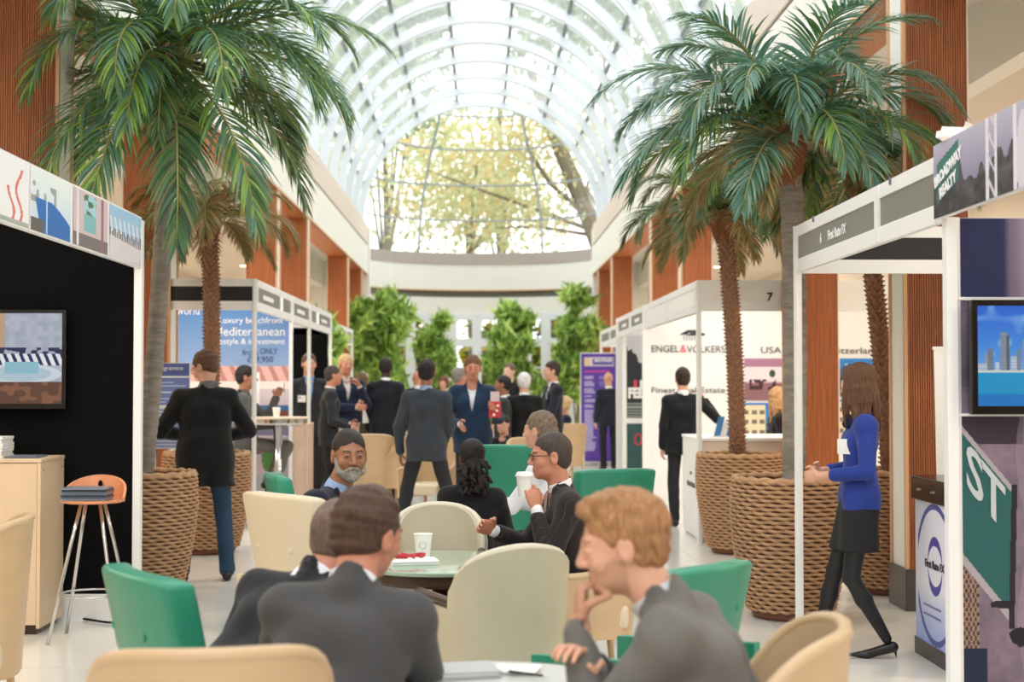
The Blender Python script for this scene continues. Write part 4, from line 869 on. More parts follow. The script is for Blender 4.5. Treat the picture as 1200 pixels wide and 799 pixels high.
palm('dark palm with a leaning brown trunk behind stand 6', (X_(1043, 10.6), 10.6, .8), (X_(1008, 10.6), 10.6, Z_(205, 10.6)), .066, 'scar',
     ring(5, 66, .95, 100, G4, 10, .34) + ring(8, 32, 1.0, 100, G4, 0, .34) + ring(6, -5, .85, 60, G4, 25, .34), 5, fibre=.18)
potm = mat('grey_pot', (150, 146, 140), .6)
def ficus(label, px, Y, zc, rx, rz, n, seed, group='leafy trees by the far windows'):
    x = X_(px, Y); t = thing('potted_tree', label, 'tree', (x, Y, 0), 0, group); o = bpy.data.objects.new('foliage', leafmesh('foliage', int(n * .8), blobs(0, 0, zc, rx * .74, rx * .7, rz * .88, 34, rx * .34, seed), .155, L_int, seed, 3.0, .9)); link(o, t); tag(o, kind='stuff')
    MB().lathe([(.01, 0), (.2, 0), (.26, .42), (.22, .42), (.21, .36), (.01, .36)], n=24).build('pot', potm, t, world=False, smooth='auto'); q = MB()
    for k in range(3): q.tube([(.04 * math.cos(k * 2), .04 * math.sin(k * 2), .35), (.08 * math.cos(k * 2 + 1), .08 * math.sin(k * 2 + 1), 1.2), (.2 * math.cos(k * 2), .2 * math.sin(k * 2), zc)], [.025, .02, .01], 6)
    q.build('stem', barkm, t, world=False)
ficus('broad bright green tree left of the far windows', 437, 33.4, 2.55, .95, 1.25, 5200, 61); ficus('leafy tree between the left and middle far windows', 512, 36.6, 2.1, .55, .95, 2600, 62)
ficus('leafy tree in front of the right half of the middle window', 598, 36.4, 2.35, .78, 1.0, 3600, 63); ficus('tall leafy tree right of the far windows', 676, 35, 2.5, .68, 1.4, 4200, 64); ficus('green tree seen between the posts of the left stand', 350, 22.4, 1.7, .6, .8, 2600, 65)

# ------------------------------------------------------------------ chairs
def shell(q, path, hfun, z0, th, nv=8):
    """bent shell following plan path (u -> x,y, normal) with height hfun(u)"""
    n = len(path); out = []; inn = []
    for k, (x, y, nx, ny) in enumerate(path):
        u = -1 + 2 * k / (n - 1); h = hfun(u); c0 = []; c1 = []
        for j in range(nv + 1):
            z = z0 + (h - z0) * j / nv; fl = .035 * (z - z0) / .5
            c0.append((x + nx * (th / 2 + fl), y + ny * (th / 2 + fl), z)); c1.append((x + nx * (fl - th / 2), y + ny * (fl - th / 2), z))
        out.append(c0); inn.append(c1)
    vs = [p for c in out for p in c] + [p for c in inn for p in c]; m = nv + 1; O = n * m; fs = []
    for k in range(n - 1):
        for j in range(nv):
            fs.append((k * m + j, k * m + j + 1, (k + 1) * m + j + 1, (k + 1) * m + j)); fs.append((O + k * m + j, O + (k + 1) * m + j, O + (k + 1) * m + j + 1, O + k * m + j + 1))
        fs.append((k * m + nv, O + k * m + nv, O + (k + 1) * m + nv, (k + 1) * m + nv)); fs.append((k * m, (k + 1) * m, O + (k + 1) * m, O + k * m))
    for k in (0, n - 1): fs += [(k * m + j, O + k * m + j, O + k * m + j + 1, k * m + j + 1) for j in range(nv)]
    q.add(vs, fs)
def upath(w, d, r, n=41):
    """plan U: from front of left arm round the back (at -y) to the front of the right arm; +y is forward"""
    pts = []; L1 = d - r; tot = 2 * L1 + math.pi * r + 2 * (w / 2 - r); 
    for k in range(n):
        s = tot * k / (n - 1)
        if s < L1: pts.append((-w / 2, d / 2 - s, -1, 0)); continue
        s -= L1
        if s < math.pi * r / 2: a = s / r; pts.append((-w / 2 + r - r * math.cos(a), -d / 2 + r - r * math.sin(a), -math.cos(a), -math.sin(a))); continue
        s -= math.pi * r / 2
        if s < w - 2 * r: pts.append((-w / 2 + r + s, -d / 2, 0, -1)); continue
        s -= w - 2 * r
        if s < math.pi * r / 2: a = s / r; pts.append((w / 2 - r + r * math.sin(a), -d / 2 + r - r * math.cos(a), math.sin(a), -math.cos(a))); continue
        s -= math.pi * r / 2; pts.append((w / 2, -d / 2 + r + s, 1, 0))
    return pts
def cream_chair(label, x, y, rz, group=None):
    t = thing('tub_chair', label, 'chair', (x, y, 0), R(rz), group); W, D = .385, .48; q = MB(); P = upath(W, D, .14)
    for sgn in (-1, 1):   # low arm panels
        q = MB(); Pa = P[:13] if sgn < 0 else P[-13:]; shell(q, Pa, lambda u: .665, .24, .04, 6); q.build('arm_panel', cream, t, world=False, smooth='auto')
        q = MB(); q.tube([(a + nx * .03, b + ny * .03, .685) for a, b, nx, ny in Pa], .021, 8); q.build('arm_rail', darkwood, t, world=False, smooth=True)
    q = MB(); Pb = P[11:-11]
    shell(q, Pb, lambda u: .56 + .345 * (max(0, 1 - abs(u) ** 2.5)) ** .5, .22, .055, 14); q.build('backrest', cream, t, world=False, smooth='auto')
    q = MB(); q.tube([(a + nx * (.035 * ((.56 + .345 * (max(0, 1 - abs(u) ** 2.5)) ** .5) - .22) / .5 + .002), b + ny * (.035 * ((.56 + .345 * (max(0, 1 - abs(u) ** 2.5)) ** .5) - .22) / .5 + .002), .56 + .345 * (max(0, 1 - abs(u) ** 2.5)) ** .5) for (a, b, nx, ny), u in zip(Pb, np.linspace(-1, 1, len(Pb)))], .018, 6); q.build('piping', mat('cream_piping', (216, 208, 188), .7), t, world=False, smooth=True)
    q = MB(); q.box(-W / 2 + .03, W / 2 - .03, -D / 2 + .04, D / 2 + .02, .27, .45); q.build('seat', cream, t, world=False, bevel=.035, seg=3)
    for sx in (-1, 1):
        for sy in (-1, 1):
            q = MB(); q.tube([(sx * (W / 2 - .03), sy * (D / 2 - .04), .27), (sx * (W / 2 - .02), sy * (D / 2 - .03) - (.02 if sy < 0 else 0), 0)], [.026, .015], 8); q.build('leg', darkwood, t, world=False, smooth=True)
    return t
def club_chair(label, x, y, rz, m, group=None, h=.96, s=1.0):
    t = thing('club_chair', label, 'chair', (x, y, 0), R(rz), group); W = .54 * s; q = MB(); nu, nv = 13, 9
    for side in (0, 1):
        q2 = q.grid(lambda i, j, side=side: ((-W / 2 + W * i / (nu - 1)) * (1 + .06 * j / (nv - 1)), -.26 - .13 * j / (nv - 1) + (.0 if side else .1) * (1 - .0) + .06 * abs(-1 + 2 * i / (nu - 1)) ** 2, .36 + (h - .36) * j / (nv - 1) - .012 * abs(-1 + 2 * i / (nu - 1)) ** 4), nu, nv)
    N = nu * nv; bd = [(i * nv, (i + 1) * nv) for i in range(nu - 1)]; fs = []
    for a, b in bd: fs.append((a, b, N + b, N + a))
    for i in range(nu - 1): a, b = i * nv + nv - 1, (i + 1) * nv + nv - 1; fs.append((a, N + a, N + b, b))
    for j in range(nv - 1): fs.append((j, N + j, N + j + 1, j + 1)); a = (nu - 1) * nv + j; fs.append((a, a + 1, N + a + 1, N + a))
    q.add([], []); q.f += fs; q.m += [0] * len(fs); o = q.build('backrest', m, t, world=False); bm = bmesh.new(); bm.from_mesh(o.data); bmesh.ops.recalc_face_normals(bm, faces=bm.faces); bm.to_mesh(o.data); bm.free()
    b = o.modifiers.new('b', 'BEVEL'); b.width = .022; b.segments = 3; b.limit_method = 'ANGLE'; o.data.polygons.foreach_set('use_smooth', [True] * len(o.data.polygons))
    for sx in (-.5, .5):
        for z in (.56, .78):
            f = (z - .36) / (h - .36)
            for dy in (.014, .116): q = MB(); q.lathe([(.001, -.006), (.012, -.004), (.015, 0), (.012, .004), (.001, .006)], n=12); k = q.build('button', m, t, world=False, smooth=True); k.location = (sx * W * .5, -.26 - .13 * f + dy, z); k.rotation_euler = (R(90), 0, 0)
    q = MB(); q.box(-W / 2, W / 2, -.24, .27, .33, .46); q.build('seat', m, t, world=False, bevel=.035, seg=3)
    for sx in (-1, 1):
        q = MB(); q.grid(lambda i, j, sx=sx: (sx * (W / 2 + .012 + (.025 if j in (1, 2) else -.025) * (1 if sx > 0 else 1) * .6 * 0 + (-.018, -.018, .018, .018)[j]), -.34 + .58 * i / 8, (.32, .60 + .04 * (1 - i / 8), .60 + .04 * (1 - i / 8), .32)[j]), 9, 4); q.f += [(0, 3, 2, 1), (32, 33, 34, 35)]; q.m += [0, 0]; q.build('arm_panel', m, t, world=False)
        for sy in (-1, 1): q = MB(); q.cyl((sx * (W / 2 - .05), sy * .2, .34), (sx * (W / 2 - .03), sy * .23 - .0, 0), .022, .013, 8); q.build('leg', darkwood, t, world=False, smooth=True)
    return t
def beech_chair(label, x, y, rz, group=None, h=.92, low=.60, wd=.52):
    t = thing('bentwood_chair', label, 'chair', (x, y, 0), R(rz), group); P = upath(wd, .50, .22); q = MB()
    hf = lambda u: low + (h - low) * (1 / (1 + math.exp((abs(u) - .52) * 13))); shell(q, P, hf, .30, .03, 10); q.build('bent_shell', beech, t, world=False, smooth='auto', bevel=.0)
    q = MB(); q.tube([(a + nx * .045 * (hf(u) - .3) / .62, b + ny * .045 * (hf(u) - .3) / .62, hf(u)) for (a, b, nx, ny), u in zip(P, np.linspace(-1, 1, len(P)))], .019, 8); q.build('rim', beech, t, world=False, smooth=True)
    q = MB(); q.box(-.235, .235, -.22, .26, .34, .46); q.build('seat', creamlea, t, world=False, bevel=.03, seg=3)
    for sx in (-1, 1):
        for sy in (-1, 1): q = MB(); q.cyl((sx * .20, sy * .19, .33), (sx * .215, sy * .22, 0), .020, .013, 8); q.build('leg', beech, t, world=False, smooth=True)
    return t
cream_chair('empty cream fabric chair with rounded back and dark arm rail, nearest to the camera', X_(578, 5.75), 5.75, 24)
cream_chair('empty cream fabric chair facing the camera across the glass table', X_(512, 7.15), 7.15, 180)
club_chair('cream leather club chair with buttoned back, behind the bearded man', X_(396, 6.9), 6.78, -50, creamlea, h=1.03)
GG = 'green leather club chairs'
club_chair('green leather club chair with buttoned back, bottom left corner', X_(272, 4.55), 4.6, -58, greenlea, GG)
club_chair('green leather chair seen behind the pinstriped man and the ponytailed woman', X_(700, 9.9), 9.9, 20, greenlea, GG)
club_chair('green leather chair with tall slanted back, beside the coffee cup in hand', X_(618, 10.6), 10.6, -15, greenlea, GG, h=1.09, s=1.1)
club_chair('green leather chair whose back shows behind the bearded man, by the left stand', X_(382, 9.2), 9.2, -78, greenlea, GG)
club_chair('green leather chair behind the shoulder of the fair haired man in grey', X_(742, 5.0), 5.0, 48, greenlea, GG, h=.93, s=.86)
BG = 'pale bentwood tub chairs'
beech_chair('pale bentwood chair in front of the man in dark grey, bottom edge', X_(248, 3.42), 3.46, 8, BG, h=.935, low=.66, wd=.46)
beech_chair('pale bentwood chair under the fair haired man in grey, bottom right', .555, 3.44, 78, BG, h=.955, low=.62)
beech_chair('pale bentwood chair cut off by the left edge of the frame', X_(-50, 6.2), 6.2, 100, BG, h=.95)
beech_chair('pale bentwood chair under the pinstriped man', X_(676, 7.2), 7.2, 95, BG, h=.64)
for k, (px, Y, rz, l) in enumerate(((506, 15.6, 150, 'pale bentwood chair seen between the legs of the man in grey'), (470, 17.2, 60, 'pale bentwood chair between the man in navy and the man in grey'), (628, 15.6, 200, 'pale bentwood chair below the man with white hair'), (436, 17.2, 0, 'pale bentwood chair left of the man in navy'), (537, 16.4, 100, 'pale bentwood chair behind the man in the blue suit'), (662, 21.6, 20, 'pale bentwood chair near the blonde seated woman'))): beech_chair(l, X_(px, Y), Y, rz, BG)

# ------------------------------------------------------------------ tables and what stands on them
gtop = mat('green_glass_top', (150, 176, 156), .12, coat=.5)
def table(label, x, y, r, h, m=gtop, legm=darkwood, name='round_table'):
    t = thing(name, label, 'table', (x, y, 0)); MB().lathe([(.01, h - .018), (r - .004, h - .018), (r, h - .012), (r, h - .004), (r - .004, h), (.01, h)], n=56).build('table_top', m, t, world=False, smooth='auto')
    MB().lathe([(r * .3, h - .10), (r * .86, h - .075), (r * .9, h - .06), (r * .9, h - .019), (r * .3, h - .019)], n=40).build('apron', legm, t, world=False, smooth='auto')
    MB().lathe([(.04, .05), (.035, .3), (.05, h - .1)], n=20).build('pedestal', legm, t, world=False, smooth=True); MB().lathe([(.01, 0), (.26, 0), (.26, .02), (.05, .06), (.01, .06)], n=32).build('base', legm, t, world=False, smooth='auto'); return t
TX, TY = X_(520, 6.35), 6.35
table('round table with pale green top in the middle of the seated group', TX, TY, .40, .75)
def cup(label, loc, lid=False, rz=0, tilt=(0, 0)):
    t = thing('paper_cup', label, 'cup', loc, rz); t.rotation_euler = (tilt[0], tilt[1], rz); q = MB(); q.lathe([(.001, .002), (.029, .002), (.030, 0), (.041, .10), (.043, .101), (.043, .104), (.040, .104), (.0385, .098), (.029, .006), (.001, .006)], n=28, cap=False); q.build('cup', paper, t, world=False, smooth='auto')
    if lid: MB().lathe([(.045, .096), (.046, .104), (.041, .108), (.039, .118), (.036, .120), (.034, .114), (.001, .114)], n=28, cap=False).build('lid', white, t, world=False, smooth='auto')
    else: q = MB(); q.tube([(.0368 * math.cos(a), -.0368 * abs(math.sin(a)) * 0 - math.sqrt(max(0, .0372 ** 2 - (.016 * math.cos(a)) ** 2)), .055 + .016 * math.sin(a)) if False else (.016 * math.cos(a), -math.sqrt(.0370 ** 2 - (.016 * math.cos(a)) ** 2), .055 + .016 * math.sin(a)) for a in np.linspace(0, 2 * math.pi, 17)[:-1]], .0012, 4, True); q.build('printed_ring', mat('ink_grey', (170, 170, 172)), t, world=False)
    return t
cp = at(497, 645, 6.62); cup('white paper cup standing on the green table top', (cp.x, 6.5, .75))
sheets('white papers on the green table top', X_(484, 6.3), 6.27, .75, .2, .15, .018, paper, rz=.2, n=4)
rn = thing('lanyard', 'red lanyard lying on the papers on the green table', 'lanyard', (X_(478, 6.3), 6.3, .769)); rs_ = random.Random(4); q = MB(); q.tube([(.06 * math.cos(t) + .02 * math.sin(3 * t), .045 * math.sin(t), .006 + .010 * abs(math.sin(2.5 * t))) for t in np.linspace(0, 6.28, 25)[:-1]], .006, 6, True); q.build('ribbon', mat('red_ribbon', (178, 34, 48), .5), rn, world=False, smooth=True); q = MB(); q.box(-.05, .0, -.01, .03, 0, .012); q.build('clip', mat('red_ribbon', (178, 34, 48)), rn, world=False)
table('round table at the bottom edge between the two foreground groups', .03, 3.76, .36, .74, m=mat('grey_table_top', (196, 196, 192), .3))
fo = thing('folder', 'grey folder lying on the nearest table', 'folder', (X_(535, 3.93), 3.93, .741), R(12)); q = MB(); q.box(-.11, .11, -.07, .08, 0, .008); q.build('cover', mat('folder_grey', (176, 176, 178), .4), fo, world=False, bevel=.002); q = MB(); q.box(-.105, .105, -.066, .076, .0081, .014); q.build('sheet', paper, fo, world=False); q = MB(); q.box(-.11, .11, -.07, .08, .0141, .018); q.build('cover', mat('folder_grey', (176, 176, 178), .4), fo, world=False)
sheets('loose white papers beside the grey folder', X_(606, 3.95), 3.97, .741, .12, .10, .010, paper, rz=-.2, n=3)
pn = thing('pen', 'dark pen on the loose papers of the nearest table', 'pen', (X_(618, 3.9), 3.88, .748), R(-35)); q = MB(); q.cyl((-.06, 0, .004), (.05, 0, .004), .004); q.build('barrel', blackg, pn, world=False); q = MB(); q.cyl((.05, 0, .004), (.065, 0, .004), .004, .001); q.build('tip', chrome, pn, world=False)
table('dark low table with white papers, in front of the white haired man', X_(588, 14.3), 14.3, .36, .70, m=mat('dark_glass', (44, 52, 52), .15)); sheets('white papers on the dark low table', X_(588, 14.3), 14.3, .70, .24, .16, .02, paper, n=3); sheets('small stack of cards on the edge of the dark low table', X_(606, 14.2), 14.15, .70, .09, .06, .03, birch, n=3, cat='cards', name='card_stack')
table('high round cafe table beside the man on the stool', X_(326, 15.3), 15.3, .34, 1.17, m=mat('pale_table_top', (226, 206, 180), .4), legm=chrome, name='cafe_table'); cup('small white cup on the high cafe table', (X_(325, 15.2), 15.15, 1.17))
# bar stool with brochures
st = thing('bar_stool', 'wooden bar stool with curved back and steel legs beside the birch cabinet', 'stool', (X_(110, 8.75), 8.75, 0)); SX = X_(110, 8.75); plyw = mat('stool_ply', (222, 150, 108), .35, var=(6, .08)); SZ = Z_(585, 8.75)
q = MB(); q.lathe([(.01, SZ - .012), (.17, SZ - .014), (.187, SZ - .005), (.186, SZ + .006), (.16, SZ + .004), (.01, SZ - .002)], (0, 0, 0), 40); q.build('seat', plyw, st, world=False, smooth='auto')
q = MB(); n = 21; vs = []
for k in range(n):
    a = R(0 + 180 * k / (n - 1)); h = .015 + .125 * math.sin(a) ** .8
    for (rr_, z) in ((.186, -.01), (.186 + .02 * h / .14, h), (.171 + .02 * h / .14, h), (.171, -.01)): vs.append((rr_ * math.cos(a), rr_ * math.sin(a), SZ + z))
fs = [(k * 4 + e, k * 4 + (e + 1) % 4, k * 4 + 4 + (e + 1) % 4, k * 4 + 4 + e) for k in range(n - 1) for e in range(4)] + [(0, 3, 2, 1), (n * 4 - 4, n * 4 - 3, n * 4 - 2, n * 4 - 1)]
q.add(vs, fs); q.build('backrest', plyw, st, world=False, smooth='auto'); q = MB(); q.lathe([(.001, -.002), (.013, -.002), (.013, .002), (.001, .002)], n=14); o = q.build('hand_hole', black, st, world=False); o.location = (0, .170, SZ + .082); o.rotation_euler = (R(90), 0, 0); o.scale = (1, 2.0, 1)
for sx in (-1, 1):
    for sy in (-1, 1): q = MB(); q.tube([(sx * .055, sy * .05, SZ - .012), (sx * .10, sy * .10, SZ - .25), (sx * .15, sy * .15, .30), (sx * .205, sy * .19, 0)], .0105, 10); q.build('leg', chrome, st, world=False, smooth=True)
q = MB(); q.tube([(.192 * math.cos(t), .192 * math.sin(t), .27) for t in np.linspace(0, 6.2832, 41)[:-1]], .007, 6, True); q.build('foot_ring', chrome, st, world=False, smooth=True)
sheets('stack of slate blue brochures on the bar stool', SX - .02, 8.70, SZ + .007, .26, .19, .075, brov, n=7, cat='brochures', name='brochure_stack', tint=[brov, bros, brod])
cb = MB(); cb.tube([(-2.35 + .6 * t - .12, 9.36 - .1 * math.sin(t * 5), .012) for t in np.linspace(-.35, .5, 14)], .007, 6); cbo = cb.build('power_cable', black, None); tag(cbo, 'black cable on the floor behind the bar stool', 'cable')
# high stool for the seated man
hs_ = thing('high_stool', 'high stool under the man seated at the cafe table', 'stool', (X_(288, 15.45), 15.45, 0)); MB().lathe([(.01, .78), (.17, .78), (.18, .80), (.01, .805)], n=28).build('seat', black, hs_, world=False, smooth='auto'); MB().lathe([(.02, .02), (.02, .78)], n=12).build('pole', chrome, hs_, world=False); MB().lathe([(.01, 0), (.2, 0), (.2, .015), (.02, .03)], n=28).build('base', chrome, hs_, world=False, smooth='auto')
# ------------------------------------------------------------------ smooth solid modelling (distance fields + surface nets) for bodies and cloth
F32 = np.float32
class Vol:
    def __init__(s, lo, hi, h, fines=()):
        s.ax = []; s.h = h
        for d in range(3):
            xs = [lo[d]]
            while xs[-1] < hi[d]:
                st = h
                for (a, b, hf) in fines:
                    if a[d] - st <= xs[-1] < b[d]: st = min(st, hf)
                xs.append(xs[-1] + st)
            s.ax.append(np.array(xs, F32))
        s.F = np.full([len(a) for a in s.ax], .5, F32)
    def _sub(s, lo, hi):
        sl = []
        for d in range(3):
            i = max(0, np.searchsorted(s.ax[d], lo[d]) - 1); j = min(len(s.ax[d]), np.searchsorted(s.ax[d], hi[d]) + 1)
            if j <= i: return None
            sl.append(slice(i, j))
        return tuple(sl)
    def _xyz(s, sl):
        return s.ax[0][sl[0]][:, None, None], s.ax[1][sl[1]][None, :, None], s.ax[2][sl[2]][None, None, :]
    def apply(s, lo, hi, fn, k, op='u'):
        m = max(k * 1.2, s.h * 2) + .012
        sl = s._sub([v - m for v in lo], [v + m for v in hi])
        if sl is None: return s
        X, Y, Z = s._xyz(sl); d = fn(X, Y, Z).astype(F32); a = s.F[sl]
        if op == 'u':
            if k <= 0: s.F[sl] = np.minimum(a, d)
            else:
                h = np.clip(.5 + .5 * (a - d) / k, 0, 1); s.F[sl] = a * (1 - h) + d * h - k * h * (1 - h)
        elif op == 's':
            k = max(k, 1e-4); h = np.clip(.5 - .5 * (a + d) / k, 0, 1); s.F[sl] = a * (1 - h) - d * h + k * h * (1 - h)
        elif op == 'i': s.F[sl] = np.maximum(a, d)
        return s
    def cone(s, a, b, ra, rb, k=.02, op='u', sq=None):
        a = np.array(a, float); b = np.array(b, float); ba = b - a; L = max(1e-9, ba @ ba); R_ = max(ra, rb)
        lo = np.minimum(a, b) - R_; hi = np.maximum(a, b) + R_
        def fn(X, Y, Z):
            px, py, pz = X - a[0], Y - a[1], Z - a[2]
            t = np.clip((px * ba[0] + py * ba[1] + pz * ba[2]) / L, 0, 1)
            dx, dy, dz = px - t * ba[0], py - t * ba[1], pz - t * ba[2]
            if sq is not None:   # squash along a unit axis
                n, f = sq; q = (dx * n[0] + dy * n[1] + dz * n[2]) * (f - 1); dx, dy, dz = dx + q * n[0], dy + q * n[1], dz + q * n[2]
            return np.sqrt(dx * dx + dy * dy + dz * dz) - (ra + (rb - ra) * t)
        return s.apply(lo, hi, fn, k, op)
    def ell(s, c, r, Rm=None, k=.02, op='u'):
        c = np.array(c, float); r = np.array(r, float); Rm = np.eye(3) if Rm is None else Rm
        e = np.sqrt(((Rm * r[None, :]) ** 2).sum(1))
        def fn(X, Y, Z):
            px, py, pz = X - c[0], Y - c[1], Z - c[2]
            q = [(px * Rm[0, i] + py * Rm[1, i] + pz * Rm[2, i]) / r[i] for i in range(3)]
            k0 = np.sqrt(q[0] ** 2 + q[1] ** 2 + q[2] ** 2); k1 = np.sqrt((q[0] / r[0]) ** 2 + (q[1] / r[1]) ** 2 + (q[2] / r[2]) ** 2) + 1e-6
            return k0 * (k0 - 1) / k1
        return s.apply(c - e, c + e, fn, k, op)
    def plane(s, p, n, op='i'):   # keep the side where (x-p).n < 0
        X, Y, Z = s._xyz((slice(None),) * 3); n = np.array(n, float); n /= np.linalg.norm(n)
        s.F = np.maximum(s.F, ((X - p[0]) * n[0] + (Y - p[1]) * n[1] + (Z - p[2]) * n[2]).astype(F32)); return s
    def wrinkle(s, amp, fr=38., seed=0):
        if amp <= 0: return s
        r = np.random.RandomState(seed + 7); X, Y, Z = s._xyz((slice(None),) * 3); acc = 0
        for q in range(3):
            d = r.normal(size=3); d /= np.linalg.norm(d); f = fr * (.6 + .8 * r.rand()); e = r.normal(size=3) * fr * .35
            acc = acc + np.sin(X * d[0] * f + Y * d[1] * f + Z * d[2] * f + 1.6 * np.sin(X * e[0] + Y * e[1] + Z * e[2] + q))
        s.F += (acc * (amp / 2)).astype(F32); return s
    def mesh(s, name):
        F = s.F; S = F < 0; nx, ny, nz = F.shape
        F[0], F[-1], F[:, 0], F[:, -1], F[:, :, 0], F[:, :, -1] = (np.maximum(v, .01) for v in (F[0], F[-1], F[:, 0], F[:, -1], F[:, :, 0], F[:, :, -1])); S = F < 0
        c = np.zeros((nx - 1, ny - 1, nz - 1), np.int8)
        for i in (0, 1):
            for j in (0, 1):
                for k in (0, 1): c += S[i:nx - 1 + i, j:ny - 1 + j, k:nz - 1 + k]
        m = (c > 0) & (c < 8); I, J, K = np.nonzero(m); n = len(I); idx = np.full(m.shape, -1, np.int64); idx[m] = np.arange(n)
        acc = np.zeros((n, 3)); cnt = np.zeros(n)
        for ax in range(3):
            o1, o2 = [q for q in range(3) if q != ax]
            for u in (0, 1):
                for v in (0, 1):
                    A = [0, 0, 0]; A[o1] = u; A[o2] = v; B = list(A); B[ax] = 1
                    fa = F[I + A[0], J + A[1], K + A[2]]; fb = F[I + B[0], J + B[1], K + B[2]]; cr = (fa < 0) != (fb < 0)
                    t = np.where(cr, fa / np.where(cr, fa - fb, 1), 0)
                    P = np.zeros((n, 3)); P[:, o1] = u; P[:, o2] = v; P[:, ax] = t; acc[cr] += P[cr]; cnt += cr
        fr = acc / np.maximum(cnt, 1)[:, None]; V = np.zeros((n, 3))
        for d, ii in enumerate((I, J, K)): V[:, d] = s.ax[d][ii] + fr[:, d] * (s.ax[d][ii + 1] - s.ax[d][ii])
        quads = []
        E = (S[:-1, 1:-1, 1:-1] != S[1:, 1:-1, 1:-1]); a, b, c_ = np.nonzero(E); f = S[a, b + 1, c_ + 1]
        q = np.stack([idx[a, b, c_], idx[a, b + 1, c_], idx[a, b + 1, c_ + 1], idx[a, b, c_ + 1]], 1); q[~f] = q[~f][:, ::-1]; quads.append(q)
        E = (S[1:-1, :-1, 1:-1] != S[1:-1, 1:, 1:-1]); a, b, c_ = np.nonzero(E); f = S[a + 1, b, c_ + 1]
        q = np.stack([idx[a, b, c_], idx[a, b, c_ + 1], idx[a + 1, b, c_ + 1], idx[a + 1, b, c_]], 1); q[~f] = q[~f][:, ::-1]; quads.append(q)
        E = (S[1:-1, 1:-1, :-1] != S[1:-1, 1:-1, 1:]); a, b, c_ = np.nonzero(E); f = S[a + 1, b + 1, c_]
        q = np.stack([idx[a, b, c_], idx[a + 1, b, c_], idx[a + 1, b + 1, c_], idx[a, b + 1, c_]], 1); q[~f] = q[~f][:, ::-1]; quads.append(q)
        Q = np.concatenate(quads); Q = Q[(Q >= 0).all(1)]
        me = bpy.data.meshes.new(name)
        if len(Q) == 0: return me, V
        me.vertices.add(n); me.vertices.foreach_set('co', V.ravel()); me.loops.add(Q.size); me.loops.foreach_set('vertex_index', Q.ravel())
        me.polygons.add(len(Q)); me.polygons.foreach_set('loop_start', np.arange(len(Q)) * 4); me.polygons.foreach_set('loop_total', np.full(len(Q), 4))
        me.polygons.foreach_set('use_smooth', np.ones(len(Q), bool)); me.update(calc_edges=True); return me, V

SKIN = {'fair': (214, 162, 136), 'pale': (226, 184, 162), 'tan': (158, 108, 80), 'brown': (98, 64, 48), 'dark': (62, 42, 34), 'ruddy': (202, 138, 112)}
def skin_mat(k): return mat('skin_' + k, SKIN[k], .45, var=(18, .06), sub=.08)
def rotm(yaw, pitch, roll):  # head: yaw left positive, pitch nod down positive, roll right-ear-down positive
    return np.array(Matrix.Rotation(R(yaw), 3, 'Z') @ Matrix.Rotation(R(-pitch), 3, 'X') @ Matrix.Rotation(R(roll), 3, 'Y'))

def head_solid(v, c, Rm, s, male=True, fine=True):
    P = lambda x, y, z: c + Rm @ (np.array([x, y, z]) * s)
    v.ell(P(0, -.012, .030), np.array([.076, .097, .088]) * s, Rm, .01)
    v.ell(P(0, .026, -.028), np.array([.060, .066, .086]) * s, Rm, .03)
    v.ell(P(0, .030, -.074), np.array([.048 if male else .042, .050, .036]) * s, Rm, .025)
    v.ell(P(0, .068, -.098), np.array([.020, .016, .016]) * s, Rm, .02)
    if fine:
        v.cone(P(-.034, .080, .020), P(.034, .080, .020), .012 * s, .012 * s, .014)
        for e in (-1, 1):
            v.ell(P(e * .031, .100, .002), np.array([.019, .016, .013]) * s, Rm, .012, 's'); v.ell(P(e * .040, .062, -.030), np.array([.022, .022, .022]) * s, Rm, .02)
            v.ell(P(e * .031, .083, .001), np.array([.0155, .0125, .0115]) * s, Rm, .003)
        v.cone(P(0, .088, .016), P(0, .108, -.030), .008 * s, .0125 * s, .012)
        for e in (-1, 1): v.ell(P(e * .013, .098, -.036), np.array([.009, .011, .008]) * s, Rm, .006)
        v.ell(P(0, .085, -.062), np.array([.023, .010, .006]) * s, Rm, .006); v.ell(P(0, .083, -.075), np.array([.020, .010, .007]) * s, Rm, .006)
        v.ell(P(0, .101, -.0685), np.array([.022, .010, .0022]) * s, Rm, .003, 's')
    else: v.cone(P(0, .088, .01), P(0, .106, -.03), .010 * s, .014 * s, .012)
    for e in (-1, 1):
        v.ell(P(e * .079, -.006, -.008), np.array([.010, .021, .034]) * s, Rm, .006)
        if fine: v.ell(P(e * .089, -.002, -.004), np.array([.006, .011, .019]) * s, Rm, .004, 's')

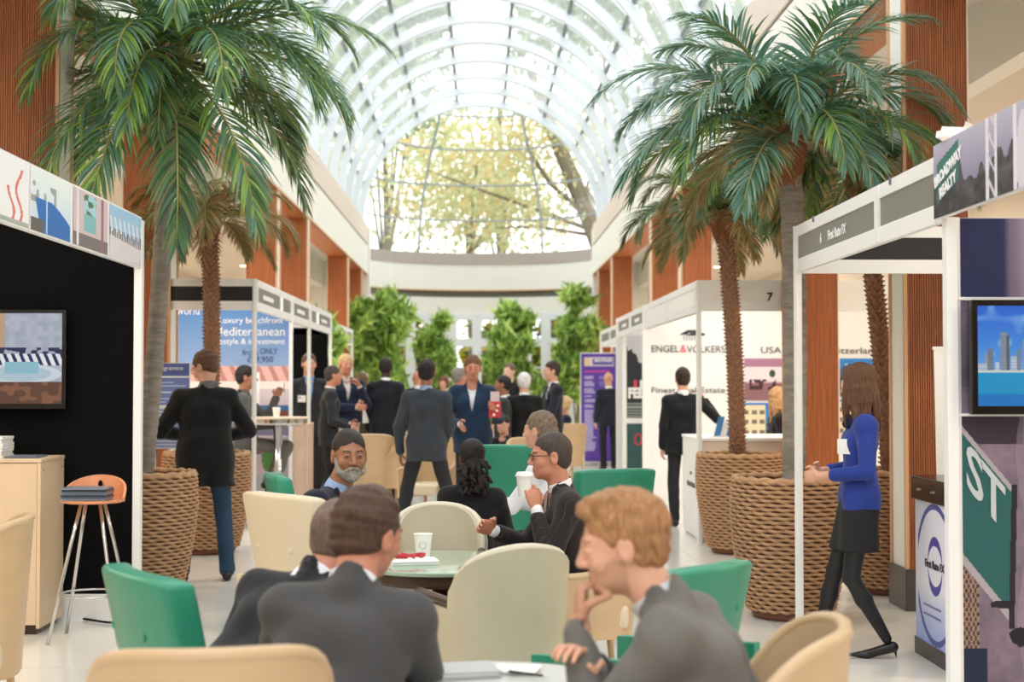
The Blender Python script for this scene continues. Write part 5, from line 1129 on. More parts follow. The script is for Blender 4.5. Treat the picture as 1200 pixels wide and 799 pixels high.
def hand_solid(v, w, d, n, side, s, curl, rmin=.0):
    """w wrist, d direction to knuckles, n palm-facing normal, side: +1 thumb lies along d x n ... thumb direction b"""
    d = np.array(d, float); d /= np.linalg.norm(d); n = np.array(n, float); n = n - d * (n @ d); n /= np.linalg.norm(n); b = np.cross(d, n) * side
    P = lambda x, y, z: w + (d * x + b * y + n * z) * s
    Rm = np.stack([d, b, n], 1)
    v.ell(P(.050, .002, 0), np.array([.052, .042, .017]) * s, Rm, .012); v.ell(P(.074, .0, .0), np.array([.024, .039, .013]) * s, Rm, .010)
    for i, (y, L) in enumerate(((.029, .072), (.010, .080), (-.010, .075), (-.028, .060))):
        p = P(.088 - abs(y) * .12, y, .0); a = 0; dd = d.copy(); cu = curl[i] if isinstance(curl, (list, tuple)) else curl
        for j, (f, r) in enumerate(((.45, .0088), (.31, .0080), (.24, .0070))):
            a += R(cu * (.8, 1.1, .8)[j]); dd = d * math.cos(a) + n * math.sin(a); q = p + (dd + b * y * 1.2) * L * f * s
            v.cone(p, q, max(r * s, rmin), max((r - .0008) * s, rmin), .004); p = q
    p = P(.022, .030, .006); q = P(.052, .062, .016); q2 = P(.078, .066, .030 + .0005 * (curl if not isinstance(curl, (list, tuple)) else curl[0])); q3 = P(.098, .058, .040)
    v.cone(p, q, max(.013 * s, rmin), max(.0105 * s, rmin), .008); v.cone(q, q2, max(.0105 * s, rmin), max(.009 * s, rmin), .004); v.cone(q2, q3, max(.009 * s, rmin), max(.0075 * s, rmin), .003)

NP = 0
def person(label, px, Y, face, H=1.78, seat=None, lean=(0, 0), twist=0, arms=None, head=(0, 0, 0), headoff=(0, 0, 0), skin='fair', hair=('short', (70, 48, 34)), top=((40, 42, 48), 'jacket'),
           shirt=(236, 238, 242), tie=None, legs=(34, 36, 42), shoes=(22, 20, 20), female=False, stance=.0, detail=1, legpose=None, zoff=0.0, beard=None, glasses=False, stripe=None,
           hands=None, group=None, xyz=None, hem=None, collar=True, curl=28, fat=1.0, open_v=True, skirt=None, bare_legs=None):
    """detail 2 = close, 1 = middle, 0 = far.  Local frame: +y is where the body faces, +x its right."""
    global NP; NP += 1
    S = H / 1.78; X = X_(px, Y) if xyz is None else xyz[0]
    t = thing('person', label, 'person', (X, Y, zoff), R(face), group)
    sw = (.150 if female else .176) * (1 + (fat - 1) * .5); fw = fat
    J = {'pel': (0, 0, .95), 'wai': (0, .0, 1.10), 'che': (0, -.005, 1.30), 'nck': (0, -.02, 1.475), 'hed': (0, .012, 1.655),
         'shL': (-sw, -.02, 1.405), 'shR': (sw, -.02, 1.405), 'hiL': (-.09, 0, .92), 'hiR': (.09, 0, .92)}
    J = {k: np.array(v) for k, v in J.items()}
    up = ['wai', 'che', 'nck', 'hed', 'shL', 'shR']
    J['elL'], J['elR'] = np.array((-sw - .055, -.05, 1.13)), np.array((sw + .055, -.05, 1.13)); J['wrL'], J['wrR'] = np.array((-sw - .05, .05, .88)), np.array((sw + .05, .05, .88))
    arm_keys = ['elL', 'elR', 'wrL', 'wrR']
    Rt = np.array(Matrix.Rotation(R(twist), 3, 'Z')); Rl = np.array(Matrix.Rotation(R(lean[1]), 3, 'Y') @ Matrix.Rotation(R(-lean[0]), 3, 'X')) @ Rt
    for k in up + arm_keys:
        f = 1.0 if k != 'wai' else .6
        J[k] = J['pel'] + (Rl if f == 1 else np.array(Matrix.Rotation(R(lean[1] * f), 3, 'Y') @ Matrix.Rotation(R(-lean[0] * f), 3, 'X'))) @ (J[k] - J['pel'])
    if seat is None:
        J['knL'], J['knR'] = np.array((-.105 - stance * .6, .025, .50)), np.array((.105 + stance * .6, .025, .50)); J['anL'], J['anR'] = np.array((-.10 - stance, -.02, .085)), np.array((.10 + stance, -.02, .085))
    else:
        dz = seat / S + .09 - .95
        for k in list(J): J[k] = J[k] + np.array((0, 0, dz))
        z = J['hiL'][2]; J['knL'], J['knR'] = np.array((-.14, .44, z + .01)), np.array((.14, .44, z + .01)); J['anL'], J['anR'] = np.array((-.14, .42, max(.085, z - .44))), np.array((.14, .42, max(.085, z - .44)))
        if J['anL'][2] > .12: J['anL'] += (0, -.05, 0); J['anR'] += (0, -.05, 0)
    J['hed'] = J['hed'] + np.array(headoff)
    for d_ in (arms, legpose):
        if d_:
            for k, v in d_.items():
                if k in J: J[k] = (J['hed'] + np.array(v[1:], float)) if v[0] == 'hed' else np.array(v, float)
    # keep limb lengths human
    for a, b, L in (('shL', 'elL', .30), ('shR', 'elR', .30), ('elL', 'wrL', .265), ('elR', 'wrR', .265), ('hiL', 'knL', .44), ('hiR', 'knR', .44), ('knL', 'anL', .425), ('knR', 'anR', .425)):
        d = J[b] - J[a]; l = np.linalg.norm(d); nb = J[a] + d / l * L
        if abs(l - L) > .02:
            sh = nb - J[b]; J[b] = nb
            ch = {'elL': ['wrL'], 'elR': ['wrR'], 'knL': [], 'knR': []}.get(b, [])
            for c_ in ch:
                if arms is None or c_ not in arms: J[c_] = J[c_] + sh
    J = {k: v * S for k, v in J.items()}
    for k in ('anL', 'anR'): J[k][2] = max(J[k][2], .085 * S)
    hs = S * (.97 if female else 1.0); Rh = Rt @ rotm(*head); hc = J['hed']
    sk = skin_mat(skin); res = (.019, .0125, .0095)[detail]; fine = detail >= 1
    allp = np.array(list(J.values())); lo, hi = allp.min(0) - .2, allp.max(0) + .2; lo[2] = max(lo[2], -.02); hi[2] = hc[2] + .17 * S
    hb = [(hc - .145 * S, hc + .145 * S, (.009, .0052, .0038)[detail])]
    hd = {}
    for sd, e in (('L', -1), ('R', 1)):
        w_ = J['wr' + sd]; d = w_ - J['el' + sd]; d /= np.linalg.norm(d)
        hh = (hands or {}).get(sd, {}); dv = np.array(hh.get('d', d), float); dv /= np.linalg.norm(dv)
        nn = np.array(hh.get('n', (-e, .25, 0)), float); cu = hh.get('curl', curl); hd[sd] = (w_ + d * .012, dv, nn, e, cu)
        pc = w_ + dv * .09; hb.append((pc - .10 * S, pc + .10 * S, (.011, .0075, .0048)[detail]))
    tw, td = (.074 if female else .094) * fw, (.086 if female else .099) * fw
    def torso(v, o, k=.05, belly=True):
        a = lambda n, w_, f=0.0, z=0.0: (J[n] + (Rl @ np.array((-w_, f, z))) * S, J[n] + (Rl @ np.array((w_, f, z))) * S)
        ax = Rl @ np.array((0, 1., 0))
        p, q = a('che', tw * .72); v.cone(p, q, (td + o) * S, (td + o) * S, k)
        p, q = a('wai', (tw - (.03 if female else .005)) * .55); v.cone(p, q, (td * (.95 if female else 1.02) + o) * S, (td * (.95 if female else 1.02) + o) * S, k)
        for (n1, n2, w1, w2) in (('che', 'wai', .65, .50 if female else .72),):
            for e in (-1, 1): v.cone(J[n1] + (Rl @ np.array((e * tw * w1, 0, 0))) * S, J[n2] + (Rl @ np.array((e * tw * w2, 0, 0))) * S, (td * .98 + o) * S, (td * .96 + o) * S, k)
        v.cone(J['hiL'] + (0, 0, .05 * S), J['hiR'] + (0, 0, .05 * S), (.102 * fw + o) * S, (.102 * fw + o) * S, k)
        v.cone(J['wai'], (J['hiL'] + J['hiR']) / 2 + (0, 0, .04 * S), (td * 1.05 + o) * S, (td * 1.05 + o) * S, k)
        v.cone(J['shL'] * .96 + J['nck'] * .04, J['shR'] * .96 + J['nck'] * .04, (.058 + o) * S, (.058 + o) * S, k)
        for e, sg in (('shL', -1), ('shR', 1)): v.cone(J['che'] + (Rl @ np.array((sg * tw * .6, -.01, .02))) * S, J[e] * .72 + J['nck'] * .28 - (Rl @ np.array((0, 0, .05))) * S, (td * .96 + o) * S, (.066 + o) * S, k)
        for e in ('shL', 'shR'): v.cone(J['nck'] + (0, 0, -.035 * S), J[e] + (0, 0, .0 * S), (.054 + o * .7) * S, (.047 + o) * S, k)
    def armsd(v, o, r=(.050, .041, .039, .027), wr=1.0, k=.025, which='LR'):
        for sd in which:
            e, w_ = J['el' + sd], J['wr' + sd]; wv = e + (w_ - e) * wr
            v.cone(J['sh' + sd], e, (r[0] + o) * S, (r[1] + o) * S, k); v.cone(e, wv, (r[2] + o) * S, (r[2] + (r[3] - r[2]) * wr + o) * S, .015)
    # ---- body (skin), one continuous surface
    v = Vol(lo, hi, res, hb)
    v.cone(J['nck'] + (0, 0, -.02 * S), hc + Rh @ (np.array((0, -.022, -.055)) * S), .056 * S * (.86 if female else 1.05), .054 * S * (.86 if female else 1.05), .02)
    torso(v, -.018); armsd(v, -.012)
    for sd in 'LR':
        if bare_legs is None: v.cone(J['hi' + sd], J['kn' + sd], .07 * S, .048 * S, .03); v.cone(J['kn' + sd], J['an' + sd], .046 * S, .034 * S, .02)
        else: v.cone(J['hi' + sd], J['kn' + sd], .08 * S, .053 * S, .03); m_ = J['kn' + sd] * .65 + J['an' + sd] * .35; v.cone(J['kn' + sd], m_, .047 * S, .052 * S, .02); v.cone(m_, J['an' + sd], .050 * S, .031 * S, .02)
    head_solid(v, hc, Rh, hs, not female, fine)
    for sd in 'LR':
        w_, dv, nn, e, cu = hd[sd]; v.cone(J['el' + sd] * .3 + J['wr' + sd] * .7, w_, .028 * S, .026 * S, .01)
        hand_solid(v, w_, dv, nn, e, S * (.9 if female else 1), cu, (.0095, .0, .0)[detail])
    me, V = v.mesh('body'); me.materials.append(sk)
    lipm = mat('lips_' + skin, tuple(int(a * b) for a, b in zip(SKIN[skin], (.92, .74, .74))), .4)
    browc = hair[1] if hair[0] not in ('bald',) else (90, 70, 60)
    stub = mat('stubble_' + skin + str(beard[1]), tuple(int(a * .80 + b * .20) for a, b in zip(SKIN[skin], beard[1])), .7) if beard else None
    browm = mat('brow_%d_%d_%d' % tuple(browc), tuple(int(c_ * .9) for c_ in browc), .8); legm = mat('tights_black', (20, 19, 22), .55) if bare_legs else None
    mats_ = [sk, lipm, browm, stub or sk, legm or sk]
    me.materials.clear()
    for m_ in mats_: me.materials.append(m_)
    n = len(me.polygons); ctr = np.empty(n * 3); me.polygons.foreach_get('center', ctr); ctr = ctr.reshape(-1, 3); L = (ctr - hc) @ Rh / hs
    mi = np.zeros(n, np.int32); x, y, z = np.abs(L[:, 0]), L[:, 1], L[:, 2]
    if fine:
        mi[(x < .022 - np.abs(z + .069) * .9) & (np.abs(z + .069) < .0105) & (y > .078)] = 1
        mi[(x > .014) & (x < .048) & (np.abs(z - (.021 + .004 * np.sin((x - .014) * 80))) < .0032) & (y > .06)] = 2
    if beard and beard[0] == 'stubble': zz_ = z + .006 * np.sin(x * 210) * np.sin(y * 170); mi[(zz_ < -.030) & (y > .0) & (x < .085) & ((zz_ < -.048) | ((x > .052) & (y < .05))) & ~((x < .024) & (np.abs(z + .069) < .010)) & (z > -.15)] = 3
    if bare_legs: mi[(ctr[:, 2] < J['hiL'][2]) & (np.minimum(np.linalg.norm(ctr - J['wrL'], axis=1), np.linalg.norm(ctr - J['wrR'], axis=1)) > .22)] = 4
    me.polygons.foreach_set('material_index', mi); body = bpy.data.objects.new('body', me); link(body, t)
    if detail >= 1:
        em = mat('eye_white', (226, 222, 216), .25); ir = mat('iris_brown', (46, 32, 24), .15)
        for e in (-1, 1):
            q = MB(); cc = hc + Rh @ (np.array((e * .031, .0855, .001)) * hs); rr_ = .0112 * hs; nn = 10
            vs = []; fs = []
            for i in range(nn + 1):
                th = math.pi * i / nn
                for j in range(12): ph = 2 * math.pi * j / 12; vs.append(tuple(cc + Rh @ (np.array((math.sin(th) * math.cos(ph) * 1.05, math.cos(th) * .95, math.sin(th) * math.sin(ph) * .62)) * rr_)))
            q.cm = 0
            for i in range(nn):
                for j in range(12): fs.append((i * 12 + j, i * 12 + (j + 1) % 12, (i + 1) * 12 + (j + 1) % 12, (i + 1) * 12 + j))
            q.add(vs, fs); q.m = [1 if k // 12 < 3 else 0 for k in range(len(q.f))]; q.build('eye', [em, ir], t, world=False, smooth=True)
    # ---- hair
    hk, hcol = hair[0], hair[1]
    hres = (.0095, .0055, .004)[detail]
    if hk != 'bald':
        hl, hh_ = hc - .17 * S, hc + .17 * S
        if hk in ('long', 'tail', 'locks'): hl = hl - (0, 0, .24 * S) - np.array((.03, .05, 0)); hh_ = hh_ + np.array((.03, .03, 0))
        v = Vol(hl, hh_, hres); P = lambda x, y, z: hc + Rh @ (np.array([x, y, z]) * hs)
        th = {'crop': .004, 'short': .010, 'quiff': .012, 'long': .016, 'tail': .010, 'locks': .012, 'bob': .02, 'fringe': .014, 'thin': .003}.get(hk, .010)
        v.ell(P(0, -.014 - .75 * th, .032 + .55 * th), (np.array([.077, .097, .089]) + th * .85) * hs, Rh, .01)
        if hk in ('short', 'quiff', 'fringe', 'crop', 'thin'): v.ell(P(0, -.045, -.02), (np.array([.066, .062, .06]) + th * .7) * hs, Rh, .02)
        if hk == 'quiff':
            for e in (-.03, -.01, .012, .034): v.ell(P(e, .062, .098), np.array([.022, .035, .022]) * hs, Rh, .012)
            v.ell(P(0, .01, .118), np.array([.055, .06, .018]) * hs, Rh, .02)
        # cut away the face
        nrm = Rh @ np.array((0, .66, -.75)); pt = P(0, .088, .060) if hk != 'thin' else P(0, .03, .098)
        if hk in ('long', 'bob'): nrm = Rh @ np.array((0, .80, -.60)); pt = P(0, .083, .052)
        v.plane(pt, nrm)
        if hk not in ('long', 'bob', 'tail', 'locks'):
            for e in (-1, 1): v.ell(P(e * .088, .002, -.018), np.array([.022, .030, .036]) * hs, Rh, .006, 's')
        if hk == 'bob':
            for e in (-1, 1): v.cone(P(e * .075, -.01, .03), P(e * .075, .0, -.075), .028 * hs, .026 * hs, .02)
            v.ell(P(0, -.06, -.03), np.array([.085, .05, .075]) * hs, Rh, .02)
        wamp, wfr = (.0010 if hk in ('crop', 'thin') else .0034 if detail else .002), 120.
        if hk == 'long':
            rs = np.random.RandomState(3)
            for k in range(30):
                a = R(-120 + 240 * k / 29); x0, y0 = .082 * math.sin(a), -.015 - .095 * math.cos(a); fr_ = 1.0 + rs.rand() * .25; Lz = -.15 - .16 * rs.rand() - .05 * math.cos(a)
                p = P(x0 * .8, y0 * .8, .06); q = P(x0 * 1.08, y0 * 1.1, -.03); q2 = P(x0 * 1.12 * fr_, y0 * 1.1 * fr_ + .01, -.12); q3 = P(x0 * 1.1 * fr_ + rs.normal() * .012, y0 * 1.1 * fr_ + .02 + rs.normal() * .01, Lz)
                v.cone(p, q, .016 * hs, .017 * hs, .010); v.cone(q, q2, .017 * hs, .013 * hs, .008); v.cone(q2, q3, .013 * hs, .004 * hs, .005)
            v.ell(P(0, -.07, -.06), np.array([.07, .045, .10]) * hs, Rh, .02)
        if hk == 'tail':
            v.ell(P(0, -.045, -.02), np.array([.07, .065, .06]) * hs, Rh, .02)
            for e in (-.02, 0, .02): v.cone(P(e, -.105, .0), P(e * .8, -.15, -.13), .024 * hs, .024 * hs, .01); v.cone(P(e * .8, -.15, -.13), P(e + .01, -.13, -.30), .022 * hs, .008 * hs, .01)
        if hk == 'locks':
            rs = np.random.RandomState(11)
            for k in range(13):   # rows drawn back over the crown
                a = R(-72 + 12 * k); pts = [P(.086 * math.sin(a) * math.cos(u), -.014 + .104 * math.sin(u), .03 + .096 * math.cos(a) * math.cos(u)) for u in np.linspace(.95, -1.0, 8)]
                for p, q in zip(pts[:-1], pts[1:]): v.cone(p, q, .0085 * hs, .0085 * hs, .002)
            for k in range(110):
                x0, z0 = np.clip(rs.normal() * .05, -.09, .09), -.03 - rs.rand() * .19; y0 = -.095 - .065 * rs.rand(); r = (.010 + .006 * rs.rand()) * hs
                v.cone(P(x0, y0, z0 + .014), P(x0 + rs.normal() * .014, y0 - .01, z0 - .014), r, r * .9, .002)
            v.ell(P(0, -.095, -.06), np.array([.055, .04, .08]) * hs, Rh, .01)
            wamp = .001
        v.wrinkle(wamp, wfr, NP); me, _ = v.mesh('hair')
        stx = mat('hair_%d_%d_%d' % tuple(hcol), hcol, .5, var=(40, .35, (3, 3, .5)), bump=(160, .6, (2, 2, .35)), spec=.35)
        me.materials.append(stx); link(bpy.data.objects.new('hair', me), t)
    if beard and beard[0] == 'full':
        v = Vol(hc - .15 * S, hc + .15 * S, hres); P = lambda x, y, z: hc + Rh @ (np.array([x, y, z]) * hs)
        v.ell(P(0, .034, -.078), np.array([.054, .055, .046]) * hs, Rh, .01); v.ell(P(0, .070, -.098), np.array([.030, .026, .026]) * hs, Rh, .02)
        for e in (-1, 1): v.cone(P(e * .066, .012, -.02), P(e * .054, .04, -.075), .012 * hs, .020 * hs, .012); v.cone(P(e * .004, .100, -.052), P(e * .030, .084, -.068), .006 * hs, .006 * hs, .004)
        v.ell(P(0, .112, -.069), np.array([.021, .022, .009]) * hs, Rh, .004, 's'); v.ell(P(0, .10, -.02), np.array([.044, .05, .032]) * hs, Rh, .006, 's')
        v.wrinkle(.0022, 120., NP); me, _ = v.mesh('beard'); me.materials.append(mat('beard_%d' % beard[1][0], beard[1], .7, var=(60, .3), bump=(220, .6))); link(bpy.data.objects.new('beard', me), t)
    if glasses:
        q = MB(); P = lambda x, y, z: tuple(hc + Rh @ (np.array([x, y, z]) * hs))
        for e in (-1, 1):
            q.tube([P(e * .032 + .0235 * math.copysign(abs(math.cos(a)) ** .7, math.cos(a)), .103 - .004 * abs(math.cos(a)), .000 + .0155 * math.copysign(abs(math.sin(a)) ** .7, math.sin(a))) for a in np.linspace(0, 2 * math.pi, 17)[:-1]], .0022 * hs, 5, True)
            q.tube([P(e * .055, .100, .006), P(e * .079, .06, .008), P(e * .083, .0, .006), P(e * .081, -.018, -.01)], .0022 * hs, 5)
        q.tube([P(-.009, .106, .004), P(0, .109, .006), P(.009, .106, .004)], .002 * hs, 5); q.build('glasses', mat('spectacle_frame', (36, 26, 24), .25), t, world=False, smooth=True)
    # ---- clothes
    cres = (.019, .0125, .0085)[detail]; tc_, kind = top
    fwd = Rl @ np.array((0, 1., 0))
    nk = J['nck']
    if shirt is not None and (detail or open_v):
        v = Vol(lo, hi, cres, [(nk - .12, nk + .12, (.011, .0075, .005)[detail])]); torso(v, -.010); armsd(v, -.004, r=(.05, .043, .042, .036), wr=1.03)
        v.plane(J['wai'] - (0, 0, .16 * S), -(J['nck'] - J['wai'])) if False else None
        if collar:
            ctop = hc + Rh @ (np.array((0, -.03, -.105)) * S); v.cone(nk + (0, 0, -.01), nk * .45 + ctop * .55, .064 * S * (.88 if female else 1.05), .063 * S * (.88 if female else 1.05), .012)
        v.plane(np.array((0, 0, J['hiL'][2] - .01)), (0, 0, -1.)); nd = nk * .4 + (hc + Rh @ (np.array((0, -.03, -.105)) * S)) * .6; ud = hc - nk; ud /= np.linalg.norm(ud)
        X, Y_, Z = v._xyz((slice(None),) * 3); v.F = np.maximum(v.F, ((X - nd[0]) * ud[0] + (Y_ - nd[1]) * ud[1] + (Z - nd[2]) * ud[2]).astype(F32)) if collar else v.F
        v.ell(nk + fwd * .055 * S + np.array((0, 0, .055 * S)), np.array((.022, .04, .05)) * S, None, .01, 's')
        me, _ = v.mesh('shirt'); me.materials.append(mat('shirt_%d_%d_%d%s' % (tuple(shirt) + ('s' if stripe == 'shirt' else '',)), shirt, .75, bump=(30, .15), stripe=(0, 90., .3, (90, 100, 130)) if stripe == 'shirt' else None)); link(bpy.data.objects.new('shirt', me), t)
    if tie:
        q = MB(); c0 = nk + fwd * .075 * S + np.array((0, 0, .0)); c1 = J['che'] + fwd * (td + .008) * S; c2 = J['wai'] + fwd * (td + .012) * S
        xr = Rl @ np.array((1., 0, 0)); pts = [(c0, .018), (c0 + (c1 - c0) * .12, .013), (c1, .030), (c2, .036)]
        vs = [];
        for p, w_ in pts: vs += [tuple(p - xr * w_ * S), tuple(p + fwd * .012 * S), tuple(p + xr * w_ * S)]
        fs = [(i * 3, i * 3 + 1, i * 3 + 4, i * 3 + 3) for i in range(3)] + [(i * 3 + 1, i * 3 + 2, i * 3 + 5, i * 3 + 4) for i in range(3)]
        q.add(vs, fs); q.build('tie', mat('tie_%d_%d_%d' % tuple(tie), tie, .4), t, world=False, smooth=True)
    ck = {'jacket': .010, 'coat': .016, 'knit': .006, 'blouse': .004}.get(kind, .01)
    v = Vol(lo, hi, cres, [(nk - .13, nk + .13, (.012, .008, .005)[detail])]); torso(v, ck, .035)
    armsd(v, ck, r=(.050, .044, .041, .033), wr={'jacket': .93, 'coat': .96, 'knit': .98, 'blouse': .96}.get(kind, .95) if not (arms and 'slv' in arms) else arms['slv'])
    hz = hem if hem is not None else {'jacket': .80, 'coat': .74, 'knit': .88, 'blouse': .88}.get(kind, .82)
    if seat is None:
        wd_ = (.058 if female else .074) * fw
        v.cone(((J['hiL'] + J['hiR']) / 2) + np.array((-wd_, 0, .10)) * S, np.array((-wd_ * 1.15, .0, hz * S)), (.098 * fw + ck) * S, (.106 * fw + ck) * S, .04)
        v.cone(((J['hiL'] + J['hiR']) / 2) + np.array((wd_, 0, .10)) * S, np.array((wd_ * 1.15, .0, hz * S)), (.098 * fw + ck) * S, (.106 * fw + ck) * S, .04)
        X, Y_, Z = v._xyz((slice(None),) * 3); arm_far = np.abs(X) > (.20 * fw + .03) * S
        cut = (hz * S - Z) + 0 * X + 0 * Y_
        m_ = np.broadcast_to(~arm_far, cut.shape[:0] + (X.shape[0], 1, 1)) if False else None
        hx = np.clip((np.abs(X) - (.205 * fw) * S) * 40, 0, 1); body_cut = (hz * S - Z) - hx * 1.0; v.F = np.maximum(v.F, (body_cut + 0 * Y_).astype(F32))
    else:
        v.cone(J['hiL'] + (0, .02 * S, .0), J['hiR'] + (0, .02 * S, .0), (.125 * fw + ck) * S, (.125 * fw + ck) * S, .03)
        X, Y_, Z = v._xyz((slice(None),) * 3); hx = np.clip((np.abs(X) - .22 * S) * 40, 0, 1); v.F = np.maximum(v.F, ((J['hiL'][2] - .085 * S - Z) - hx + 0 * Y_).astype(F32))
    # neckline: an open V for jackets, a round neck else
    if kind in ('jacket', 'coat') and open_v:
        vb = J['wai'] * .55 + J['che'] * .45 + fwd * (td + .03) * S; vt = nk + fwd * .05 * S; vd = vt - vb; vl = np.linalg.norm(vd); vd = vd / vl; xr = np.cross(fwd, vd); xr /= np.linalg.norm(xr); tn = np.cross(vd, xr); tn = tn if tn @ fwd > 0 else -tn
        for e in (-1, 1):
            w0 = vb - tn * .018 * S + xr * e * .018 * S; w1 = vb + vd * vl * .62 - tn * .014 * S + xr * e * .062 * S; w2 = vb + vd * vl * 1.02 - tn * .006 * S + xr * e * .066 * S
            v.cone(w0, w1, .018 * S, .034 * S, .003, sq=(tn, 1.5)); v.cone(w1 + vd * .02, w2, .028 * S, .024 * S, .003, sq=(tn, 1.4))
        v.cone(nk - (hc - nk) * .05, nk + (hc - nk) * .22, .068 * S, .064 * S, .02)
        def wedge(X, Y_, Z):
            px, py, pz = X - vb[0], Y_ - vb[1], Z - vb[2]; u = px * vd[0] + py * vd[1] + pz * vd[2]; a = px * xr[0] + py * xr[1] + pz * xr[2]; b = px * tn[0] + py * tn[1] + pz * tn[2]
            w_ = np.clip(u / vl, 0, 1.25) * .050 * S + .002
            return np.maximum(np.maximum(np.abs(a) - w_, -u), -(b + .055 * S + .02 * S * (u / vl)))
        v.apply(np.minimum(vb, vt) - .1, np.maximum(vb, vt) + .12, wedge, .004, 's')
    ctop = nk + (hc - nk) * .26
    v.cone(nk - (hc - nk) * .02, nk + (hc - nk) * (.42 if kind != 'knit' else .3), .060 * S, .059 * S, .006, 's')
    ud = (hc - nk) / np.linalg.norm(hc - nk); top_cut = nk + (hc - nk) * (.26 if kind in ('jacket', 'coat') else .18) - fwd * 0
    v.wrinkle((.0022, .0034, .0042)[detail], 34., NP)
    me, _ = v.mesh(kind); nm = {'jacket': 'jacket', 'coat': 'coat', 'knit': 'sweater', 'blouse': 'blouse'}.get(kind, 'jacket')
    tc_ = tuple(int(c_ * (.78 if max(tc_) < 140 else 1)) for c_ in tc_); me.materials.append(mat('cloth_%d_%d_%d%s' % (tuple(tc_) + ('p' if stripe == 'pin' else '',)), tc_, .82, bump=(260, .25), var=(6, .10), sheen=.12, spec=.25, stripe=(0, 52., .07, tuple(min(255, int(c_ * 1.45 + 14)) for c_ in tc_)) if stripe == 'pin' else None)); link(bpy.data.objects.new(nm, me), t)
    # legs
    if bare_legs is None:
        v = Vol([lo[0], lo[1], -.01], [hi[0], hi[1], J['pel'][2] + .16], cres); lk = 1.0 if not female else .85
        for sd in 'LR':
            v.cone(J['hi' + sd] + (0, 0, .02), J['kn' + sd], .082 * S * lk * fw, .064 * S * lk, .02); an = J['an' + sd]; v.cone(J['kn' + sd], an, .065 * S * lk, .060 * S * lk, .012)
        v.cone(J['hiL'] + (0, 0, .03 * S), J['hiR'] + (0, 0, .03 * S), .094 * S * fw, .094 * S * fw, .02)
        X, Y_, Z = v._xyz((slice(None),) * 3); v.F = np.maximum(v.F, (Z - (J['pel'][2] + .10 * S) + 0 * X + 0 * Y_).astype(F32)); v.F = np.maximum(v.F, (.035 * S - Z + 0 * X + 0 * Y_).astype(F32)) if seat is None or seat < .6 else v.F
        v.wrinkle((.002, .0035, .004)[detail], 30., NP + 50); me, _ = v.mesh('trousers')
        me.materials.append(mat('trouser_%d_%d_%d' % tuple(legs), tuple(int(c_ * (.8 if max(legs) < 130 else 1)) for c_ in legs), .85, bump=(220, .2), var=(7, .18 if legs[2] > legs[0] + 25 else .08))); link(bpy.data.objects.new('trousers', me), t)
    if skirt:
        v = Vol([lo[0], lo[1], skirt[1] - .05], [hi[0], hi[1], J['pel'][2] + .22], cres); z1, z0 = J['pel'][2] + .02, skirt[1]
        for w_ in (-.045, 0, .045): v.cone(np.array((w_, 0, z1)), np.array((w_ * .9, .01, z0)), .104 * S, .118 * S, .03)
        for sd in 'LR': m_ = J['hi' + sd] * .35 + J['kn' + sd] * .65; v.cone(J['hi' + sd], m_, .10 * S, .085 * S, .04)
        v.plane((0, 0, z0), (0, 0, -1)); v.wrinkle(.003, 24., 9); me, _ = v.mesh('skirt'); me.materials.append(mat('skirt_black', skirt[0], .8, bump=(200, .2))); link(bpy.data.objects.new('skirt', me), t)
    for sd, e in (('L', -1), ('R', 1)):
        an = J['an' + sd]; kn = J['kn' + sd]; q = None
        ft = np.array((e * .12, 1, 0)); ft /= np.linalg.norm(ft)
        if legpose and 'toe' + sd in legpose: ft = np.array(legpose['toe' + sd], float); ft /= np.linalg.norm(ft)
        v = Vol(an - .26 * S, an + .26 * S, (.014, .009, .008)[detail]); zz = an[2] - .075 * S
        if bare_legs:   # pointed heels
            if bare_legs != 'heels': pass
            heel = an - ft * .035 + np.array((0, 0, -.045)); ball = an + ft * .115 + np.array((0, 0, -.125 if ft[2] > -.3 else -.02)); ball[2] = max(ball[2], .02) if ft[2] > -.3 else ball[2]
            v.cone(heel, ball, .031, .024, .015); v.cone(ball, ball + ft * .095, .024, .009, .012); v.cone(heel - ft * .012, np.array((heel[0], heel[1], max(.006, heel[2] - .13))) - ft * .018, .012, .0055, .006)
        else:
            v.cone(an - ft * .045 * S + np.array((0, 0, -.045 * S)), an + ft * .14 * S + np.array((0, 0, -.055 * S)), .038 * S, .034 * S, .03); v.cone(an, an - np.array((0, 0, .03)) + ft * .03, .040 * S, .042 * S, .02)
            X, Y_, Z = v._xyz((slice(None),) * 3); v.F = np.maximum(v.F, (zz - Z - .008 * S + 0 * X + 0 * Y_).astype(F32))
        me, _ = v.mesh('shoe'); me.materials.append(mat('shoe_%d_%d_%d' % tuple(shoes), shoes, .3)); link(bpy.data.objects.new('shoe', me), t)
    t['_J'] = None; del t['_J']
    return t, J, hc, Rh
def badge(t, p, rz=0, tilt=0):
    q = MB(); q.box(-.05, .05, -.002, .002, -.042, .042); o = q.build('name_badge', paper, t, world=False); o.location = p; o.rotation_euler = (tilt, 0, rz)
    q = MB(); q.box(-.035, -.012, -.003, -.0021, .008, .024); k = q.build('badge_print', ink, o, world=False)
def wpos(t, p):   # local -> world for a placed person
    return Matrix.Translation(t.location) @ Matrix.Rotation(t.rotation_euler.z, 4, 'Z') @ Vector(p)
def lpos(t, p):
    return (Matrix.Translation(t.location) @ Matrix.Rotation(t.rotation_euler.z, 4, 'Z')).inverted() @ Vector(p)
# ------------------------------------------------------------------ people
DK = (30, 31, 36)
